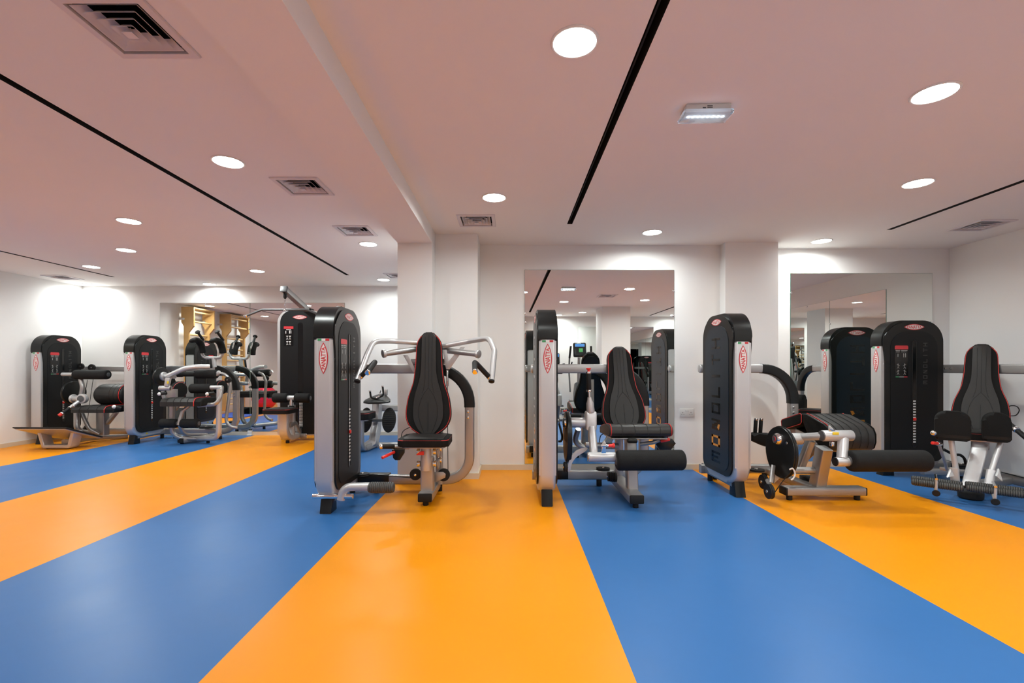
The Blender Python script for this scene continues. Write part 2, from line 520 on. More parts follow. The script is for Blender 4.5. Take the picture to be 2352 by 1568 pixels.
# recessed round downlights
def lp(px, py):
    d = (ZC - CAM_H) * FOC / (VY - py)
    return ((px - VX) * d / FOC, d)
LAMPS = [(lp(1320, 96), 'largest round downlight, nearest the camera, left of the black slot'),
         (lp(1135, 453), 'round downlight just in front of the vent right of the beam'),
         (lp(1498, 533), 'round downlight above the central wall mirror'),
         (lp(2147, 213), 'round downlight at upper right beyond the emergency light'),
         (lp(2108, 420), 'round downlight to the right, second from the camera'),
         (lp(1887, 553), 'round downlight close to the wall above the right mirror'),
         (lp(524, 371), 'round downlight left of the beam, between two square vents'),
         (lp(296, 507), 'round downlight left of the long slot, nearest in its row'),
         (lp(290, 574), 'round downlight left of the long slot, second in its row'),
         (lp(210, 612), 'round downlight beside the thin slot near the left wall'),
         (lp(206, 653), 'round downlight washing the far left corner of the room'),
         (lp(481, 652), 'round downlight above the far mirror behind the abdominal machine'),
         (lp(591, 622), 'round downlight in front of the far mirror, near the slot end'),
         (lp(846, 560), 'round downlight next to the third vent, left of the partition'),
         (lp(881, 642), 'farthest round downlight beside the partition in the left bay'),
         ((1.10, 0.69), 'round downlight overhead, first seen reflected in the central mirror'),
         ((1.26, -1.62), 'round downlight behind the camera, close to the rear wall'),
         ((1.75, -1.05), 'round downlight behind the camera, above the elliptical trainer'),
         ((2.60, 0.92), 'round downlight overhead on the right, behind the frame edge'),
         ((4.05, -1.55), 'round downlight behind the camera in the rear right corner'),
         ((-6.20, 5.00), 'round downlight over the first wall ladder by the left wall'),
         ((-6.05, 3.10), 'round downlight over the second wall ladder by the left wall'),
         ((-3.30, 1.60), 'added unseen downlight overhead on the left, nearest the beam'),  # invented lamp out of frame, put in to light the left front
         ((-4.60, -0.20), 'added unseen downlight behind the camera in the left bay'),  # no lamp known here; added to light the left bay
         ((-1.75, -0.40), 'added unseen downlight behind the camera beside the beam'),  # extra lamp added beside the beam to brighten the left side
         ((3.95, 1.30), 'added unseen downlight overhead next to the right wall mirrors')]  # another added lamp outside the frame, at the right wall
lamp_mesh = {}
def lamp_meshes():
    m = MB(); m.lathe((0, 0, 0), (0, 0, -1), [(-0.004, 0.070), (-0.004, 0.0945), (0.003, 0.0945), (0.007, 0.090), (0.006, 0.084), (0.002, 0.083), (0.001, 0.070)], 36)
    ring = finish(m.bm, 'trim_ring'); ring.materials.append(MATS['lamp_ring'])
    m = MB(); m.lathe((0, 0, 0), (0, 0, -1), [(0.0022, 0.0), (0.0022, 0.0825), (0.0038, 0.0825), (0.0050, 0.074), (0.0054, 0.0)], 36)
    dif = finish(m.bm, 'diffuser'); dif.materials.append(MATS['lamp_glow'])
    return ring, dif
RING, DIF = lamp_meshes()
for (x, y), lab in LAMPS:
    t = thing('downlight', lab, 'ceiling light', (x, y, ZC), 'round recessed downlights')
    place('trim_ring', RING, (x, y, ZC), t)
    place('diffuser', DIF, (x, y, ZC), t)
    ld = bpy.data.lights.new('downlight_glow', 'AREA'); ld.shape = 'DISK'; ld.size = 0.160; ld.energy = LAMP_WATTS; ld.color = LAMP_COLOR; ld.spread = math.radians(166)
    lo = bpy.data.objects.new('downlight_glow', ld); COL.objects.link(lo); lo.location = (0, 0, -0.0060); lo.parent = t

# emergency light
ex, ey = 0.964, 2.31
R2 = Matrix.Rotation(math.radians(-2), 3, 'Z')
t = thing('emergency_light', 'rectangular emergency ceiling light with a row of bluish LEDs', 'emergency light', (ex, ey, ZC))
MB().box((ex, ey, ZC - 0.014), (0.215, 0.095, 0.028), 0.004, rot=R2).build('base', 'cast_white', t)
m = MB(); m.box((ex, ey, ZC - 0.037), (0.238, 0.112, 0.020), 0.008, rot=R2); m.build('lens_cover', 'led_lens', t)
m = MB()
for k in range(8):
    m.lathe(Vector((ex, ey, ZC - 0.0285)) + R2 @ Vector((-0.082 + k * 0.0235, 0.0, 0)), Vector((ex, ey, ZC - 1)) + R2 @ Vector((-0.082 + k * 0.0235, 0.0, 0)), [(0, 0.0065), (0.004, 0.0065), (0.007, 0.0045)], 12)
m.build('led_row', 'led_glow', t)
m = MB()
for k, (u0, u1, v0, v1) in enumerate([(-.030, -.014, .018, .024), (-.008, .050, .017, .022), (-.008, .048, .010, .014)]):
    a = Vector((ex, ey, ZC)) + R2 @ Vector((u0, -0.0478, -v0)); b = Vector((ex, ey, ZC)) + R2 @ Vector((u1, -0.0478, -v1))
    m.span((a.x, a.y - .0006, a.z), (b.x, a.y + .0006, b.z))
m.build('print', 'grey_plastic', t)

# twin wall socket
sx, sz = P(1573.5, 947, 4.93).x, P(1573.5, 947, 4.93).z
sy = wy(sx)
t = thing('wall_socket', 'white double wall socket between the central mirror and the column', 'socket', (sx, sy, sz))
MB().span((sx - .073, sy - .011, sz - .043), (sx + .073, sy, sz + .043), 0.004).build('plate', 'white_plastic', t)
for s in (-1, 1):
    MB().span((sx + s * .012 - .006, sy - .015, sz + .018), (sx + s * .012 + .006, sy - .010, sz + .032), 0.002).build('switch', 'white_plastic', t)
    for dx, dz, w, h in ((0, .004, .0025, .005), (-.011, -.016, .004, .002), (.011, -.016, .004, .002)):
        MB().span((sx + s * .042 + dx - w, sy - .0115, sz + dz - h), (sx + s * .042 + dx + w, sy - .0105, sz + dz + h)).build('pin_hole', 'slot_black', t)

# wall mirrors: glass sheets with polished edges and chrome clips
def mirror(label, a, b, z0, z1, nx, ny, clips, thick=0.006):
    a, b = Vector((*a, 0)), Vector((*b, 0)); n = Vector((nx, ny, 0)).normalized(); u = (b - a).normalized()
    c = (a + b) / 2
    t = thing('wall_mirror', label, 'mirror', (c.x, c.y, z0), 'frameless wall mirrors')
    mb = MB(); mb.poly([a + Vector((0, 0, z0)), b + Vector((0, 0, z0)), b + Vector((0, 0, z1)), a + Vector((0, 0, z1))], n, thick); mb.build('glass_edge', 'mirror_edge', t)
    e = 0.0015
    a2, b2 = a + u * e + n * thick, b - u * e + n * thick
    mb = MB(); mb.poly([a2 + Vector((0, 0, z0 + e)), b2 + Vector((0, 0, z0 + e)), b2 + Vector((0, 0, z1 - e)), a2 + Vector((0, 0, z1 - e))], n, 0.0006); mb.build('mirror_face', 'mirror_glass', t)
    for f, z in clips:
        p = a + (b - a) * f + n * (thick + 0.0008) + Vector((0, 0, z))
        mb = MB(); mb.cyl(p, p + n * 0.005, 0.011, 0.002, 14); mb.build('clip', 'chrome', t)
def on_back(x): return (x, wy(x))
mirror('frameless mirror behind the leg extension machine, centre of the back wall', on_back(0.158), on_back(1.715), 0.060, 2.077, 0, -1, [(0.006, 1.62), (0.006, 1.53), (0.994, 1.86), (0.994, 1.60)])
mirror('frameless mirror on the back wall behind the leg curl bench, at right', on_back(3.005), on_back(4.53), 0.060, 2.070, 0, -1, [(0.994, 1.56), (0.006, 1.86)])
mirror('left panel of the far mirror behind the abdominal machine', (-5.475, YL), (-4.065, YL), 0.060, 2.075, 0, -1, [(0.5, 2.05), (0.992, 1.78), (0.992, 1.66)])
mirror('right panel of the far mirror, behind the lat pulldown tower', (-4.060, YL), (-2.58, YL), 0.060, 2.075, 0, -1, [(0.99, 2.05), (0.5, 2.05)])
mirror('side wall mirror panel nearest the corner on the right wall', (XR, 4.19), (XR, 3.175), 0.060, 2.040, -1, 0, [(0.99, 1.70)])
mirror('middle side wall mirror panel on the right wall', (XR, 3.17), (XR, 2.155), 0.060, 2.040, -1, 0, [(0.5, 2.02)])
mirror('side wall mirror panel nearest the camera on the right wall', (XR, 2.15), (XR, 1.135), 0.060, 2.040, -1, 0, [(0.5, 2.02)])
mirror('rear wall mirror behind the camera, left of the rear column', (2.72, YB), (1.79, YB), 0.060, 2.080, 0, 1, [(0.5, 2.06)])
mirror('rear wall mirror behind the camera, right of the rear column', (3.68, YB), (2.73, YB), 0.060, 2.080, 0, 1, [(0.5, 2.06)])
# small foot bracket under the joint of the far mirror
bx = -4.062
m = MB(); m.span((bx - .035, YL - .05, 0.0), (bx + .035, YL - .015, .012), .003); m.span((bx - .035, YL - .022, 0.0), (bx + .035, YL - .015, .075), .002)
tag(m.build('mirror_bracket', 'cast_white'), 'small white foot bracket on the floor below the far mirror joint', 'bracket')
# ------------------------------------------------------------------ weight stack towers (shared meshes)
TT, TW, TH = 0.130, 0.60, 1.52       # thickness, width, height; local x = across, y = front to rear
TM = {}
def reg(key, mb, m, angle=35):
    me = finish(mb.bm, key, angle); me.materials.append(MATS[m]); TM[key] = me
def yz(pts, x): return [(x, y, z) for y, z in pts]
def lens_pts(w, h, n=14):
    """pointed oval, w long and h high"""
    R = (w * w / 4 + h * h / 4) / h
    a = math.asin(w / 2 / R); out = []
    for k in range(n): t = -a + 2 * a * k / n; out.append((R * math.sin(t), R * math.cos(t) - (R - h / 2)))
    for k in range(n): t = a - 2 * a * k / n; out.append((R * math.sin(t), -R * math.cos(t) + (R - h / 2)))
    return out
def flat(mb, pts, O, U, V, N, th, bev=0.0):
    """outline pts=(u,v) placed at O on the axes U,V and extruded along N"""
    O, U, V, N = Vector(O), Vector(U), Vector(V), Vector(N)
    return mb.poly([O + U * u + V * v for u, v in pts], N, th, bev)
def letters(mb, s, O, U, V, N, w, h, lens=0.0, th=0.001):
    O, U, V, N = Vector(O), Vector(U), Vector(V), Vector(N)
    vs, fs = text_pts(s, w, h, lens)
    return mb.raw([O + U * u + V * v + N * th for u, v in vs], fs)
STROKES = {'M': [(0, 0, .2, 1), (.8, 0, 1, 1), (0, .78, 1, 1), (.4, .25, .6, 1)], 'O': [(0, 0, .2, 1), (.8, 0, 1, 1), (0, .8, 1, 1), (0, 0, 1, .2)],
           'N': [(0, 0, .2, 1), (.8, 0, 1, 1), (.15, .62, .5, .95), (.35, .34, .66, .66), (.5, .05, .85, .38)], 'L': [(0, 0, .2, 1), (0, 0, 1, .2)],
           'I': [(.38, 0, .62, 1)], 'T': [(0, .8, 1, 1), (.4, 0, .6, 1)], 'H': [(0, 0, .2, 1), (.8, 0, 1, 1), (0, .4, 1, .6)]}
def stroke_word(mb, word, O, U, V, N, length, height, only=None, th=0.0012):
    O, U, V, N = Vector(O), Vector(U), Vector(V), Vector(N)
    n = len(word); pitch = length / n; w = pitch * 0.66
    for k, ch in enumerate(word):
        if only is not None and k not in only: continue
        for x0, y0, x1, y1 in STROKES[ch]:
            u0 = -length / 2 + k * pitch + pitch * .17 + x0 * w; u1 = -length / 2 + k * pitch + pitch * .17 + x1 * w
            v0 = (y0 - .5) * height; v1 = (y1 - .5) * height
            mb.poly([O + U * u0 + V * v0, O + U * u1 + V * v0, O + U * u1 + V * v1, O + U * u0 + V * v1], N, th)
X, Y, Z = Vector((1, 0, 0)), Vector((0, 1, 0)), Vector((0, 0, 1))

def make_tower():
    T, Wd, Ht = TT, TW, TH
    reg('silver_shell', MB().poly(yz(rrect_ab(0.0, Wd - .006, 0.095, 1.29, (.03, .03, .15, .10)), 0), X, T, 0.026, 4), 'silver_light')
    cap = rrect_ab(-0.004, Wd, 1.272, Ht, (.20, .20, .006, .006), 12)
    reg('top_cap', MB().poly(yz(cap, -.005), X, T + .010, 0.024, 4), 'black_plastic')
    cov = rrect_ab(.030, .594, .150, 1.496, (.185, .185, .11, .08), 12)
    cov = [(max(.006, y - .024 * min(1, max(0, (z - 1.10) / .15)) ** 1.5), z) if y < .05 else (y, z) for y, z in cov]
    k = max(i for i, (y, z) in enumerate(cov) if y < .05 and z > 1.2)
    cov[k + 1:k + 1] = [(.030 - .024 * t ** 2, 1.09 + .19 * t) for t in (1, .8, .6, .4, .2, 0)]
    inn = rrect_ab(.078, .535, .190, 1.415, (.165, .165, .10, .07), 12)
    reg('cover_user', MB().poly(yz(cov, T - .002), X, .016, .009, 3), 'black_plastic')
    reg('cover_back', MB().poly(yz(cov, .002), -X, .016, .009, 3), 'black_plastic')
    # user side panel with a real vertical slot
    mb = MB()
    sy0, sy1, sz0, sz1 = .290, .328, .285, 1.325
    mb.poly(yz(inn, T + .0135), X, .003, .0015, 1)
    reg('panel_user', mb, 'black_panel')
    reg('panel_back', MB().poly(yz(inn, .002 - .0155), -X, .003, .0015, 1), 'slate_panel')
    sl = rrect_ab(sy0, sy1, sz0, sz1, (.019, .019, .019, .019), 6)
    reg('pin_slot', MB().poly(yz(sl, T + .0160), X, .0012), 'letter_black')
    mb = MB(); mb.sweep([Vector((T + .0172, y, z)) for y, z in sl], rrect(.006, .005, .002), up=X, closed=True)
    reg('slot_rim', mb, 'black_plastic')
    mb = MB()
    for k in range(16):
        z = .33 + k * .0265
        mb.span((T + .0172, .296, z), (T + .0195, .322, z + .014), .0012, 1)
    reg('weight_plate', mb, 'cast_white')
    reg('selector_pin', MB().span((T + .0175, .294, .545), (T + .030, .320, .572), .004), 'red_plastic')
    # instruction placard
    pl = rrect_ab(.118, .248, .965, 1.275, (.012,) * 4, 4)
    reg('placard', MB().poly(yz(pl, T + .0165), X, .0015), 'letter_black')
    mb = MB(); hd = rrect_ab(.118, .248, 1.238, 1.275, (.012, .012, .002, .002), 4); mb.poly(yz(hd, T + .018), X, .0006)
    reg('placard_header', mb, 'badge_red')
    reg('placard_flag_red', MB().span((T + .018, .205, .966), (T + .0186, .240, .974)), 'badge_red')
    mb = MB()
    for y0, y1, z0, z1 in ((.126, .170, 1.222, 1.230), (.180, .240, 1.222, 1.230), (.130, .165, 1.210, 1.215), (.182, .232, 1.210, 1.215), (.145, .152, 1.165, 1.195), (.200, .208, 1.16, 1.20), (.218, .226, 1.16, 1.20), (.160, .205, .966, .974)):
        mb.span((T + .018, y0, z0), (T + .0186, y1, z1))
    for cy, cz, f in ((.150, 1.075, 1), (.214, 1.075, -1), (.150, 1.015, -1), (.214, 1.015, 1)):      # little exercise figures
        mb.cyl((T + .018, cy, cz + .018), (T + .0186, cy, cz + .018), .0055, .0001, 10)
        for a, b in (((0, .012), (0, -.006)), ((0, .008), (.016 * f, .002)), ((0, .008), (-.012 * f, .016)), ((0, -.006), (.010, -.024)), ((0, -.006), (-.010, -.024))):
            mb.sweep([(T + .0183, cy + a[0], cz + a[1]), (T + .0183, cy + b[0], cz + b[1])], rrect(.0035, .0006, .0002, 1), up=X)
    reg('placard_print', mb, 'print_grey')
    reg('placard_flag', MB().span((T + .018, .126, .966), (T + .0186, .158, .974)), 'sticker_green')
    mb = MB(); stroke_word(mb, 'MONOLITH', (T + .0165, .415, 1.10), Z, -Y, X, .42, .042); reg('small_lettering', mb, 'letter_dim')
    # back lettering: reads upwards, tops towards the rear
    O = (.002 - .0185, .315, .775)
    mb = MB(); stroke_word(mb, 'MONOLITH', O, Z, Y, -X, 1.13, .165, only={0, 2, 3, 4, 5, 6, 7}); reg('back_lettering', mb, 'letter_black')
    mb = MB(); stroke_word(mb, 'MONOLITH', O, Z, Y, -X, 1.13, .165, only={1})
    for ch in range(1): mb.poly([Vector(O) + Z * u + Y * v for u, v in ((-.255, -.06), (-.205, -.082), (-.205, -.05), (-.235, -.03))], -X, .0016)
    reg('back_lettering_accent', mb, 'letter_orange')
    # badges
    def badge(key, O, U, V, N, w, h):
        mb = MB(); flat(mb, lens_pts(w, h), O, U, V, N, .0015); reg(key, mb, 'badge_red')
        mb = MB(); flat(mb, lens_pts(w * .90, h * .78), Vector(O) + Vector(N) * .0015, U, V, N, .0006); reg(key + '_field', mb, 'badge_white')
        mb = MB(); letters(mb, 'PANATTA', Vector(O) + Vector(N) * .0021, U, V, N, w * .70, h * .58, .42, .0006); reg(key + '_lettering', mb, 'badge_red')
    badge('badge_edge', (T / 2, -.0004, 1.128), Z, -X, -Y, .228, .066)
    badge('badge_user', (T + .014, .31, 1.455), Y, Z, X, .200, .058)
    badge('badge_back', (-.014, .31, 1.455), -Y, Z, -X, .200, .058)
    for key, a, b, m in (('flag_green', -.042, -.014, 'sticker_green'), ('flag_white', -.014, .014, 'badge_white'), ('flag_red', .014, .042, 'badge_red')):
        reg(key, MB().span((T / 2 + a, -.0012, 1.252), (T / 2 + b, .001, 1.268)), m)
    reg('warning_sticker', MB().poly([(T - .0012, .02 + a, .115 + b) for a, b in ((.20, 0), (.235, 0), (.235, .022), (.20, .022))], X, .0018), 'sticker_yellow')
    # foot and rear base
    reg('foot', MB().poly([(.022, .030, 0), (.022, .150, 0), (.022, .140, .125), (.022, .060, .125)], X, T - .044, .008, 2), 'black_plastic')
    mb = MB(); mb.bar([(T / 2, .10, .105), (T / 2, .70, .105)], .09, .075, Z); reg('base_rail', mb, 'silver')
    mb = MB(); mb.box((T / 2, .705, .105), (.094, .02, .078), .006); reg('rail_plug', mb, 'rubber')
    mb = MB(); mb.cyl((T / 2, .62, 0), (T / 2, .62, .07), .024); reg('rear_foot', mb, 'rubber')
make_tower()
USER = ['panel_user:pin_slot,slot_rim,weight_plate,selector_pin,small_lettering', 'placard:placard_header,placard_print,placard_flag,placard_flag_red', 'badge_user:badge_user_field,badge_user_lettering']
BACK = ['panel_back:back_lettering,back_lettering_accent', 'badge_back:badge_back_field,badge_back_lettering']
BASE = ['silver_shell:flag_green,flag_white,flag_red,warning_sticker', 'top_cap:', 'cover_user:', 'cover_back:', 'badge_edge:badge_edge_field,badge_edge_lettering', 'foot:', 'base_rail:rail_plug,rear_foot']
PLAIN = {'badge_edge': 'badge', 'badge_user': 'badge', 'badge_back': 'badge', 'cover_user': 'side_cover', 'cover_back': 'side_cover', 'panel_user': 'side_panel', 'panel_back': 'side_panel'}
def tower(root, x, y, rotz=0.0):
    for grp in BASE + USER + BACK:
        a, subs = grp.split(':')
        po = place(PLAIN.get(a, a), TM[a], (x, y, 0), root, rotz)
        for s in subs.split(','):
            if not s: continue
            nm = s
            for q in ('badge_edge_', 'badge_user_', 'badge_back_'): nm = nm.replace(q, 'badge_')
            so = bpy.data.objects.new(nm, TM[s]); COL.objects.link(so); so.parent = po
            if 'lettering' in nm or nm in ('weight_plate', 'placard_print'): so['kind'] = 'stuff'
# ------------------------------------------------------------------ shared builders for machine parts
def tube(root, name, m, pts, r, fil=None, seg=14, up=None):
    return MB().tube(pts, r, fil, up, seg).build(name, m, root)
def cyl(root, name, m, a, b, r, bev=0.003, seg=20):
    return MB().cyl(a, b, r, bev, seg).build(name, m, root)
def roll(root, name, m, a, b, r, rnd=0.02):
    return MB().roller(a, b, r, rnd).build(name, m, root)
def bar(root, name, m, pts, w, h, up, fil=None, rad=0.012):
    return MB().bar(pts, w, h, up, fil, rad).build(name, m, root)
def boxp(root, name, m, a, b, bev=0.004):
    return MB().span(a, b, bev).build(name, m, root)
def plate(root, name, m, pts, n, th, bev=0.002):
    return MB().poly(pts, n, th, bev).build(name, m, root)
def wire(root, pts, r=0.003, name='cable', m='rubber', smooth=True):
    if smooth and len(pts) > 2: pts = smooth_curve(pts, 6)
    return MB().tube(pts, r, None, None, 6).build(name, m, root)
def capped(root, name, m, a, b, r, capm='black_plastic', side=1):
    """tube with a plug in its end b (or a for side 0)"""
    o = cyl(root, name, m, a, b, r)
    a, b = Vector(a), Vector(b)
    e, q = (b, (b - a).normalized()) if side else (a, (a - b).normalized())
    cyl(o, 'end_plug', capm, e - q * 0.002, e + q * 0.008, r * 0.96, 0.004)
    return o
def wheel(root, c, ax, r, w, name='pulley'):
    c, ax = Vector(c), Vector(ax).normalized()
    o = MB().lathe(c - ax * w / 2, c + ax * w / 2, [(0, r * .72), (w * .08, r * .97), (w * .2, r), (w * .5, r * .93), (w * .8, r), (w * .92, r * .97), (w, r * .72)], 24).build(name, 'rubber', root)
    MB().cyl(c - ax * (w / 2 + .006), c + ax * (w / 2 + .006), r * .22, .002, 12).build('hub_bolt', 'chrome', o)
    return o
def foam_roll(root, a, b, r, name='foam_roller', capr=0.45):
    a, b = Vector(a), Vector(b); q = (b - a).normalized()
    o = MB().roller(a, b, r, r * 0.32).build(name, 'foam', root)
    MB().cyl(b - q * .002, b + q * .004, r * capr, .002, 16).build('end_cap', 'grey_plastic', o)
    MB().cyl(a + q * .002, a - q * .004, r * capr, .002, 16).build('end_cap', 'grey_plastic', o)
    return o

HALF = [(0, 28), (13, 42), (43, 70), (83, 83), (133, 86), (213, 90), (273, 96), (333, 106), (413, 133), (463, 143), (513, 149), (563, 145), (613, 120), (643, 82), (663, 45), (670, 28)]
INS = [(0, 20), (20, 44), (60, 47), (213, 49), (273, 53), (333, 66), (393, 84), (453, 95), (513, 98), (563, 94), (613, 72), (643, 46), (662, 24)]
def back_pad(root, bot, top, R, thick=0.055, width=0.363, name='backrest', insert=True):
    bot, top, R = Vector(bot), Vector(top), Vector(R).normalized()
    U = (top - bot).normalized(); R = (R - U * R.dot(U)).normalized(); N = R.cross(U)
    L = (top - bot).length; k = width / 298.0
    def outline(tab, s=1.0):
        right = smooth_curve([Vector((h * k * s, L * (1 - t / 670.0), 0)) for t, h in tab], 3)
        return [(p.x, p.y) for p in right] + [(-p.x, p.y) for p in right[::-1]]
    def m3(u, v, n): return bot + R * u + U * v + N * n
    ol = outline(HALF)
    o = MB().poly([m3(u, v, -thick) for u, v in ol], N, thick, 0.016, 3).build(name, 'pad_fabric', root)
    MB().tube([m3(u * .972, v * .985 + L * .0075, -0.002) for u, v in ol], 0.0032, None, N, 6, closed=True).build('piping', 'red_piping', o)
    if insert:
        il = outline(INS)
        MB().poly([m3(u, v, -0.004) for u, v in il], N, 0.014, 0.010, 3).build('center_insert', 'pad_vinyl', o)
        f = 0.0105
        def seam(pts): MB().tube(smooth_curve([m3(a * k, L * (1 - b / 670.0), f) for a, b in pts], 5), 0.0022, None, N, 5).build('seam', 'seam', o)
        seam([(0, 20), (0, 200), (0, 360)])
        seam([(0, 360), (36, 410), (60, 480), (62, 540), (40, 610), (25, 645)])
        seam([(0, 360), (-36, 410), (-60, 480), (-62, 540), (-40, 610), (-25, 645)])
        seam([(-24, 30), (-23, 300), (-40, 400)]); seam([(24, 30), (23, 300), (40, 400)])
        seam([(0, 455), (0, 560), (0, 640)])
    MB().poly([m3(u * .9, v * .9 + L * .05, -thick - 0.012) for u, v in ol], N, 0.014, 0.004, 2).build('back_plate', 'black_plastic', o)
    return o
def seat_pad(root, c, R, Fv, w, l, th=0.055, name='seat', taper=0.12, seams=4):
    """flat seat: c centre of its top, R to the right, Fv to the front"""
    c, R, Fv = Vector(c), Vector(R).normalized(), Vector(Fv).normalized(); N = R.cross(-Fv)
    if N.z < 0: N = -N
    ol = [(x * (1 - taper * (y / l + .5) * 0.5), y) for x, y in rrect_ab(-w / 2, w / 2, -l / 2, l / 2, (.05, .05, .05, .05), 6)]
    def m3(u, v, n): return c + R * u + Fv * v + N * n
    o = MB().poly([m3(u, v, -th) for u, v in ol], N, th, 0.014, 3).build(name, 'pad_fabric', root)
    MB().tube([m3(u * .985, v * .985, -0.006) for u, v in ol], 0.0032, None, N, 6, closed=True).build('piping', 'red_piping', o)
    MB().poly([m3(u * .80, v * .90, -0.004) for u, v in ol], N, 0.010, 0.008, 3).build('center_insert', 'pad_vinyl', o)
    for k in range(seams):
        v = -l * .36 + l * .72 * k / max(1, seams - 1)
        MB().tube([m3(-w * .34, v, .006), m3(w * .34, v, .006)], .002, None, N, 5).build('seam', 'seam', o)
    MB().poly([m3(u * .85, v * .85, -th - .012) for u, v in ol], N, 0.013, 0.003, 1).build('seat_plate', 'silver', o)
    return o

def loop_frame(root, y, x0, x1, zt=1.05, zb=0.10, cover_to=0.72, x2=None, w=0.082, h=0.062, feet=(0.2, 0.8), cap_left=True):
    """main frame: a tube behind the tower that turns down at x1 and runs back along the floor"""
    x2 = x0 if x2 is None else x2
    top = fillet([(x0, y, zt), (x1, y, zt), (x1, y, cover_to)], 0.30, 10)
    # split: straight part stays silver, bend is covered in black
    bend = top[1:]
    bar(root, 'upper_rail', 'silver', [top[0], top[1]], w, h, Y)
    el = bar(root, 'elbow_cover', 'black_plastic', bend, w * 1.10, h * 1.16, Y)
    bar(root, 'frame_post', 'silver', fillet([(x1, y, cover_to + .01), (x1, y, zb), (x2, y, zb)], 0.20, 10), w, h, Y)
    if cap_left:
        cyl(root, 'rail_cap', 'silver_light', (x0 - .012, y, zt), (x0 + .01, y, zt), .040, .008)
    for k, dz in ((0, .045), (1, .10)):
        for s in (-1, 1):
            pass
    for dz in (.035, .085):
        cyl(root, 'bolt', 'chrome', (x1 - .012, y - h / 2 - .006, cover_to - dz), (x1 - .012, y - h / 2 + .004, cover_to - dz), .011, .002, 12)
    for f in feet:
        fx = x2 + (x1 - .2 - x2) * f
        cyl(root, 'levelling_foot', 'rubber', (fx, y, 0), (fx, y, zb - w / 2 + .004), .024)
    return el
